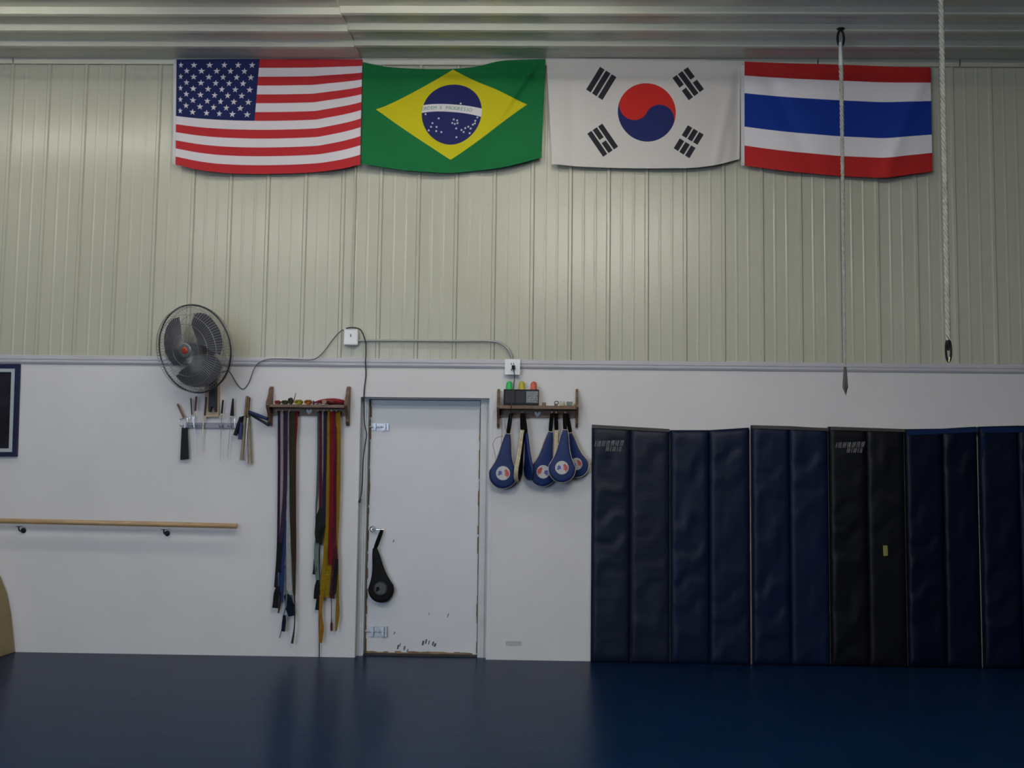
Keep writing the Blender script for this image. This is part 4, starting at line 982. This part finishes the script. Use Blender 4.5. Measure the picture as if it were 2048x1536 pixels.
# ================================================================== WEAPONS
rk = thing('weapon_rack', 'narrow grey wall rack holding martial arts weapons below the fan', 'rack', P(425, 856, -0.01))
rack_m = M('rack grey', (0.22, 0.22, 0.27, 1), 0.4, var=0.1)
a, c = P(374, 856, -0.02), P(482, 846, -0.02); b = MB(); b.box((a.x, -0.020, a.z), (c.x, -0.001, c.z)); b.build('back_plate', rack_m, rk, bevel=0.002)
for x in (366.5, 383, 392, 404, 444, 461, 480, 492):
    p = P(x, 840, -0.02); b = MB(); b.tube([(p.x - 0.012, -0.001, a.z + 0.014), (p.x - 0.012, -0.050, a.z + 0.014), (p.x - 0.012, -0.058, a.z + 0.024)], 0.003, 6); b.tube([(p.x + 0.012, -0.001, a.z + 0.014), (p.x + 0.012, -0.050, a.z + 0.014), (p.x + 0.012, -0.058, a.z + 0.024)], 0.003, 6); b.build('hook', grey_metal, rk)
def rod(parent, name, p0, p1, Y, r0, r1, m, Y1=None, n=10, label=None):
    b = MB(); b.tube([P(p0[0], p0[1], Y), P(p1[0], p1[1], Y if Y1 is None else Y1)], [r0, r1], n); o = b.build(name, m, parent)
    if label: plabel(o, label)
    return o
GW = 'martial arts weapons hanging on the wall rack'
def guard(parent, x, y, Y, w_, m=brass, lean=0.0, up_=0.0):
    b = MB(); c = P(x, y, Y); W = w_ * PX / 2
    b.tube(spline([c + Vector((-W, 0, -0.022 + up_)), c + Vector((-W * 0.85, 0, -0.004)), c + Vector((0, 0, lean)), c + Vector((W * 0.85, 0, 0.004)), c + Vector((W, 0, -0.020 + up_))], 4), 0.0035, 6); return b.build('guard', m, parent)
wrapr = M('red brown wrap', (0.12, 0.035, 0.030, 1), 0.6, var=0.3, vscale=40); wrapo = M('orange brown wrap', (0.20, 0.09, 0.06, 1), 0.6, var=0.3, vscale=40); goldw = M('gold wood', (0.22, 0.14, 0.06, 1), 0.5, var=0.3, vscale=30)
g = thing('short_sword', 'short sword with red-brown handle and black sheath, leftmost on the rack', 'sword', P(368, 922, -0.04), GW)
rod(g, 'handle', (355, 808), (368, 836), -0.05, 0.008, 0.009, wrapo); guard(g, 367, 838, -0.052, 16, chrome, 0.006)
b = MB(); b.hexa([P(363, 855, -0.060), P(374, 855, -0.060), P(376.5, 918, -0.060), P(360, 920, -0.060)], (0, 0.022, 0)); b.build('sheath', black, g, bevel=0.003)
b = MB(); b.hexa([P(367.5, 844, -0.064), P(372, 844, -0.064), P(371, 856, -0.064), P(368, 856, -0.064)], (0, 0.012, 0)); plabel(b.build('collar', chrome, g), 'chrome collar')
g = thing('sai_dagger', 'dagger with slim black handle, second from the left on the rack', 'dagger', P(388, 872, -0.04), GW)
rod(g, 'handle', (381.5, 796), (384, 830), -0.046, 0.0055, 0.006, M('dark wrap', (0.03, 0.03, 0.03, 1), 0.6)); guard(g, 384, 832, -0.046, 8, chrome); rod(g, 'blade', (385, 832), (388, 856), -0.046, 0.005, 0.002, chrome)
g = thing('sai_dagger', 'dagger with red-brown handle and brass guard on the left of the rack', 'dagger', P(389, 918, -0.04), GW)
rod(g, 'handle', (392.5, 793), (390.5, 822), -0.066, 0.008, 0.0075, wrapr); guard(g, 389.5, 828, -0.066, 10, brass, 0.004); rod(g, 'blade', (389, 826), (388, 915), -0.066, 0.0045, 0.0012, M('pale steel', (0.50, 0.52, 0.60, 1), 0.3, 0.7))
g = thing('thin_sword', 'thin sword with brown handle and pale brass blade beside the mounting board', 'sword', P(402, 905, -0.04), GW)
rod(g, 'handle', (412, 794), (409, 831), -0.050, 0.006, 0.007, M('dark brown grip', (0.05, 0.038, 0.025, 1), 0.5, var=0.2)); guard(g, 408.5, 834, -0.050, 7, brass); rod(g, 'blade', (408, 834), (401.5, 904), -0.050, 0.0055, 0.0035, M('brass blade', (0.62, 0.55, 0.42, 1), 0.3, 0.6))
g = thing('long_dagger', 'dagger with black handle and thin grey blade, right of the fan post', 'dagger', P(441, 924, -0.04), GW)
rod(g, 'handle', (446, 800), (443.5, 827), -0.050, 0.0065, 0.008, black); guard(g, 443.5, 830, -0.050, 9, brass); rod(g, 'blade', (443.5, 830), (440.5, 923), -0.050, 0.004, 0.0015, grey_metal)
g = thing('sai_dagger', 'three-pronged dagger with thick black handle in the middle of the rack', 'dagger', P(456, 918, -0.04), GW)
rod(g, 'handle', (466, 797), (464, 832), -0.050, 0.006, 0.016, black); guard(g, 463, 835, -0.050, 15, chrome, 0.004, -0.01); rod(g, 'blade', (462.5, 834), (455, 916), -0.050, 0.0045, 0.0015, grey_metal); rod(g, 'prong', (468, 838), (471, 858), -0.050, 0.003, 0.0015, chrome)
g = thing('nunchaku', 'black nunchaku hanging angled on the right of the rack', 'nunchaku', P(470, 873, -0.04), GW)
rod(g, 'stick', (482, 834), (470, 871), -0.060, 0.013, 0.015, black); rod(g, 'stick', (486, 832), (477, 868), -0.042, 0.011, 0.013, black); rod(g, 'chain', (482, 834), (486, 830), -0.055, 0.003, 0.003, chrome)
g = thing('nunchaku', 'blue-tipped short baton hanging beside the black nunchaku', 'baton', P(480, 880, -0.04), GW)
rod(g, 'stick', (483, 845), (479.5, 879), -0.080, 0.012, 0.014, M('blue foam', (0.02, 0.035, 0.14, 1), 0.6, var=0.1)); g.name = 'foam_baton'; LOC['foam_baton'] = LOC.get('nunchaku.001', Vector())
tanm = M('tan stick', (0.26, 0.21, 0.15, 1), 0.5, var=0.15, vscale=20)
g = thing('wooden_sword', 'gold-brown wooden training sword hanging on the right of the rack', 'sword', P(485, 922, -0.04), GW)
rod(g, 'handle', (494, 792), (490.5, 832), -0.046, 0.009, 0.010, goldw); rod(g, 'blade', (490, 833), (483.5, 920), -0.046, 0.009, 0.013, tanm); guard(g, 490, 832, -0.046, 8, dark_metal)
g = thing('wooden_sword', 'red-handled wooden training sword hanging furthest right on the rack', 'sword', P(500, 928, -0.04), GW)
rod(g, 'handle', (499, 795), (496, 828), -0.050, 0.008, 0.009, wrapr); rod(g, 'blade', (497, 830), (500, 927), -0.044, 0.010, 0.017, tanm); guard(g, 496.5, 829, -0.050, 8, dark_metal)
g = thing('thin_sword', 'slim pale metal sword blade hanging between the two wooden swords', 'sword', P(489, 902, -0.04), GW)
rod(g, 'handle', (497.5, 793), (494.5, 833), -0.076, 0.0045, 0.0055, goldw); rod(g, 'blade', (495.5, 836), (490.5, 902), -0.076, 0.0055, 0.0030, M('bright blade', (0.75, 0.70, 0.60, 1), 0.3, 0.5))
g = thing('nunchaku', 'navy nunchaku stretched from the rack to the belt shelf', 'nunchaku', P(517, 853, -0.04), GW)
rod(g, 'stick', (498, 824), (535, 838), -0.100, 0.014, 0.014, M('navy foam', (0.014, 0.025, 0.085, 1), 0.5, var=0.1), Y1=-0.165); rod(g, 'stick', (500, 828), (537, 850), -0.062, 0.011, 0.012, M('dark blue foam', (0.02, 0.028, 0.045, 1), 0.5, var=0.1), Y1=-0.168)

# ================================================================== ROPES
rope_m = M('pale rope', (0.38, 0.38, 0.34, 1), 0.5, var=0.2, vscale=30, bump=0.3, bscale=200)
def rope_geom(name, parent, top, bot, R, pitch, taper=None):
    L = (top - bot).length; n = int(L / pitch * 9)
    for s in range(1):
        b = MB()
        for k in range(3):
            pts = []; rs = []
            for i in range(n + 1):
                t = i / n; p = top.lerp(bot, t); th = 2 * math.pi * (L * t / pitch) + k * 2 * math.pi / 3
                tp = 1.0 if not taper else taper(t)
                pts.append(p + Vector((math.cos(th), math.sin(th), 0)) * R * 0.52 * tp); rs.append(R * 0.52 * tp)
            b.tube(pts, rs, 6)
        return b.build(name, rope_m, parent)
rt = PZ(1678, 52, ZC); yr = rt.y
rb = P(1691, 786, yr); rt = Vector((rb.x, yr, ZC))
g = thing('hanging_rope', 'thin pale twisted rope hanging in front of the striped red, white and blue flag', 'rope', rb, 'ropes hanging from the ceiling')
b = MB(); b.lathe((rt.x, yr, ZC - 0.021), (0, 0, -1), [(0, 0.03), (0.006, 0.03), (0.010, 0.012), (0.02, 0.010)], 14)
b.tube([(rt.x + 0.026 * math.cos(t) * 0.9, yr, ZC - 0.095 + 0.062 * math.sin(t)) for t in [k * math.pi / 12 for k in range(24)]], 0.009, 8, closed=True)
b.build('hook', black, g)
rope_geom('rope_strand', g, Vector((rt.x, yr, ZC - 0.16)), Vector((rb.x, yr, rb.z + 0.17)), 0.0175, 0.105, lambda t: 1 - 0.50 * t)
b = MB(); b.tube([(rt.x - 0.003, yr - 0.004, ZC - 0.13), (rt.x - 0.003, yr - 0.006, ZC - 0.31)], [0.014, 0.017], 10); plabel(b.build('sleeve', M('pale sleeve', (0.55, 0.57, 0.60, 1), 0.4, var=0.1), g), 'pale smooth sleeve')
b = MB()
for k in range(7):
    th = k * 0.9; b.tube([(rb.x + 0.006 * math.cos(th), yr + 0.006 * math.sin(th), rb.z + 0.19), (rb.x + 0.012 * math.cos(th), yr + 0.012 * math.sin(th), rb.z + 0.09), (rb.x + 0.015 * math.cos(th + 0.4), yr + 0.015 * math.sin(th + 0.4), rb.z + 0.04), (rb.x + 0.003 * math.cos(th), yr + 0.003 * math.sin(th), rb.z - 0.02 + 0.006 * k)], [0.004, 0.006, 0.006, 0.001], 5)
b.build('frayed_end', M('dark rope', (0.10, 0.10, 0.09, 1), 0.8, var=0.3, vscale=40), g)  # frayed end coloured darker than the strand above
yr = -1.75; rb = P(1897.5, 728, yr); rt = Vector((rb.x, yr, ZC))
g = thing('hanging_rope', 'thicker twisted rope with dark metal end clip, right of the last flag', 'rope', rb, 'ropes hanging from the ceiling')
b = MB(); b.lathe((rt.x, yr, ZC - 0.021), (0, 0, -1), [(0, 0.03), (0.006, 0.03), (0.010, 0.012), (0.03, 0.010)], 14); b.build('hook', black, g)
rope_geom('rope_strand', g, Vector((rt.x, yr, ZC - 0.04)), Vector((rb.x, yr, rb.z + 0.15)), 0.019, 0.105, lambda t: 1 - 0.12 * t)
b = MB(); zc = rb.z + 0.085
b.tube([(rb.x + 0.016 * math.sin(t), yr, zc + 0.07 * math.cos(t)) for t in [k * math.pi / 12 for k in range(24)]], 0.0075, 8, closed=True)
b.tube([(rb.x - 0.004, yr, zc + 0.12), (rb.x - 0.002, yr, zc + 0.06), (rb.x, yr, zc)], [0.006, 0.014, 0.006], 8); b.build('snap_clip', black, g)
b = MB(); b.tube([(rb.x + 0.003, yr - 0.008, rb.z + 0.042), (rb.x - 0.001, yr - 0.008, rb.z + 0.012)], 0.0065, 8); plabel(b.build('brass_bolt', brass, g), 'small brass bolt')

# little plate low on the wall right of the door
b = MB(); q = [P(1012, 1283, -0.001), P(1043, 1283, -0.001), P(1043, 1291, -0.001), P(1012, 1291, -0.001)]
for i in range(4):
    p0, p1 = q[i], q[(i + 1) % 4]; b.tube([p0, p1], 0.0022, 5)
b.hexa([p + Vector((0, -0.001, 0)) for p in q], (0, 0.0018, 0)); tag(b.build('wall_plate', M('faint grey plate', (0.42, 0.41, 0.42, 1), 0.5, var=0.2, vscale=60)), 'small faint rectangular plate low on the white wall right of the door', 'plate')
